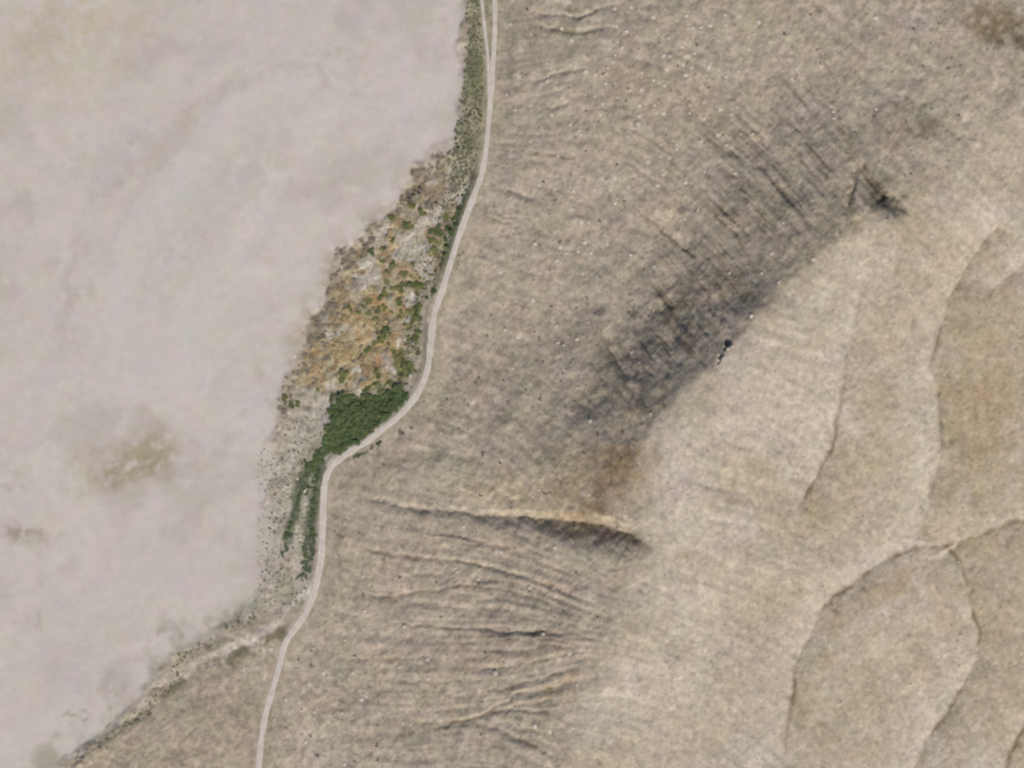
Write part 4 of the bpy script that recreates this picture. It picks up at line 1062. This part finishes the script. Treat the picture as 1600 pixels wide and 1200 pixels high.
# two rock stacks on the lip of the scarp
def rock_stack(name, u, v, pieces, label):
    x, y = world_xy(u, v); z = float(ground(u, v))
    o = bpy.data.objects.new(name, None); C.objects.link(o); o.location = (float(x), float(y), z)
    o['label'] = label; o['category'] = 'rock'
    for i, (du, dv, sx, sy, sz, rot) in enumerate(pieces):
        m = bpy.data.objects.new('rock_block', rock_mesh('rock_block', 620 + i + int(u), M_pale, 1.0)); C.objects.link(m)
        m.parent = o; m.location = (du * S, -dv * S, sz * .55); m.scale = (sx, sy, sz); m.rotation_euler = (0, 0, rot)
    return o
rock_stack('rock_outcrop', 1139, 543, [(0, 0, 1.9, 1.0, 2.2, .5), (-3.5, 3, 1.0, .9, 1.6, .2), (3.6, -2, 1.1, .8, 1.7, .9)], 'larger pale rock outcrop on the scarp lip throwing a black shadow')
rock_stack('rock_outcrop', 1127, 562, [(0, 0, .9, 1.3, 1.7, .1), (2.5, -3.5, 1.0, .7, 1.3, .7), (-1.5, 4, .6, .7, 1.0, 0)], 'smaller pale rock outcrop on the scarp lip downhill of the larger one')

# uncountable cover: tufts and stones, each kind one object
def tufts(name, pts, size, mat, label, quads_each=3):
    ver = []; fc = []
    for (u, v) in pts:
        x, y = world_xy(u, v); z = float(ground(u, v)); r = random.uniform(*size)
        for q in range(quads_each):
            a = random.uniform(0, 6.28); ox, oy = random.gauss(0, r * .4), random.gauss(0, r * .4); t = random.uniform(-.5, .5)
            k = len(ver)
            for (sx, sy) in ((-1, -.6), (1, -.6), (1, .6), (-1, .6)):
                px, py = sx * r * .6, sy * r * .6
                ver.append((float(x) + ox + px * math.cos(a) - py * math.sin(a), float(y) + oy + px * math.sin(a) + py * math.cos(a), z + .12 + r * .35 * random.random() + t * sx * r * .4))
            fc.append((k, k + 1, k + 2, k + 3))
    me = bpy.data.meshes.new(name); me.from_pydata(ver, [], fc); me.update(); me.materials.append(mat)
    o = bpy.data.objects.new(name, me); C.objects.link(o); o['kind'] = 'stuff'; o['label'] = label
    return o
tufts('grass', scatter(lambda u, v: at(oasis, u, v) * (at(rd, u, v) > 10) * sstep(4, 30, at(sd_oasis, u, v)) * .8, 1500, 2.5, (430, 235, 750, 660), 20), (.35, .8), M_tan, 'low straw grass between the bushes of the oasis')
tufts('green_undergrowth', scatter(lambda u, v: float(at(rd, u, v) > 10) * max(at(thick, u, v), .8 * at(oasis, u, v) * sstep(60, 20, at(rd, u, v))), 900, 2.5, (430, 235, 750, 745), 20), (.4, .8), M_green, 'green undergrowth by the road and in the thicket')
tufts('scrub_undergrowth', scatter(lambda u, v: max(at(scrub, u, v) * .5, at(strip, u, v) * .8) * (at(rd, u, v) > 11) * (at(sd_, u, v) > 6), 1300, 2.5, (400, -60, 775, 960), 20), (.25, .55), M_olive, 'olive undergrowth on the margin between flat and road')
tufts('dry_weeds', scatter(lambda u, v: at(hillside, u, v) * (at(rd, u, v) > 11) * (.25 + shrub_p(u, v)), 2600, 3, (90, -40, 1640, 1240), 20), (.22, .5), M_shrub, 'dry weeds scattered over the stony hillside', 2)

def rubble(name, pts, size, mat, label):
    ver = []; fc = []
    for (u, v) in pts:
        x, y = world_xy(u, v); z = float(ground(u, v)); r = random.uniform(*size); a = random.uniform(0, 6.28)
        k = len(ver)
        for j in range(5):
            t = a + j * 1.2566 + random.uniform(-.25, .25); q = r * random.uniform(.75, 1.2)
            ver.append((float(x) + q * math.cos(t), float(y) + q * math.sin(t), z - .15))
        for j in range(5):
            t = a + j * 1.2566; q = r * random.uniform(.5, .8)
            ver.append((float(x) + q * math.cos(t), float(y) + q * math.sin(t), z + r * random.uniform(.4, .8)))
        fc += [(k + j, k + (j + 1) % 5, k + 5 + (j + 1) % 5, k + 5 + j) for j in range(5)] + [(k + 5, k + 6, k + 7, k + 8, k + 9)]
    me = bpy.data.meshes.new(name); me.from_pydata(ver, [], fc); me.update(); me.materials.append(mat)
    o = bpy.data.objects.new(name, me); C.objects.link(o); o['kind'] = 'stuff'; o['label'] = label
    return o
rubble('gravel', scatter(lambda u, v: at(hillside, u, v) * (at(rd, u, v) > 12) * (.35 + boulder_p(u, v)), 2600, 3, (90, -40, 1640, 1240), 20), (.2, .5), M_pale, 'pale loose stones strewn over the hillside')
rubble('dark_gravel', scatter(lambda u, v: (at(hillside, u, v) * (.25 + .8 * at(near_scarp, u, v)) + .12 * at(inside_plateau, u, v)) * (at(rd, u, v) > 12), 2600, 3, (90, -40, 1640, 1240), 20), (.2, .5), M_brown, 'dark loose stones strewn over the scarp and slope')

# plants and stones that would still share a label are told apart by their order down the picture
from collections import defaultdict
same = defaultdict(list)
for o in C.objects:
    if o.parent is None and 'category' in o and 'label' in o: same[o['label']].append(o)
ORD = ['topmost', 'second', 'third', 'fourth', 'fifth', 'sixth', 'seventh', 'eighth', 'ninth', 'tenth', 'eleventh', 'twelfth', 'thirteenth', 'fourteenth', 'fifteenth', 'sixteenth', 'seventeenth', 'eighteenth', 'nineteenth', 'twentieth']
for lab, obs in same.items():
    n = len(obs)
    if n < 2 or n > 20 or len(lab.split()) > 13: continue
    obs.sort(key=lambda o: -o.location.y)
    for i, o in enumerate(obs):
        o['label'] = lab + (', the upper one' if n == 2 and i == 0 else ', the lower one' if n == 2 else ', the topmost' if i == 0 else ', the lowest' if i == n - 1 else f', {ORD[i]} from top')
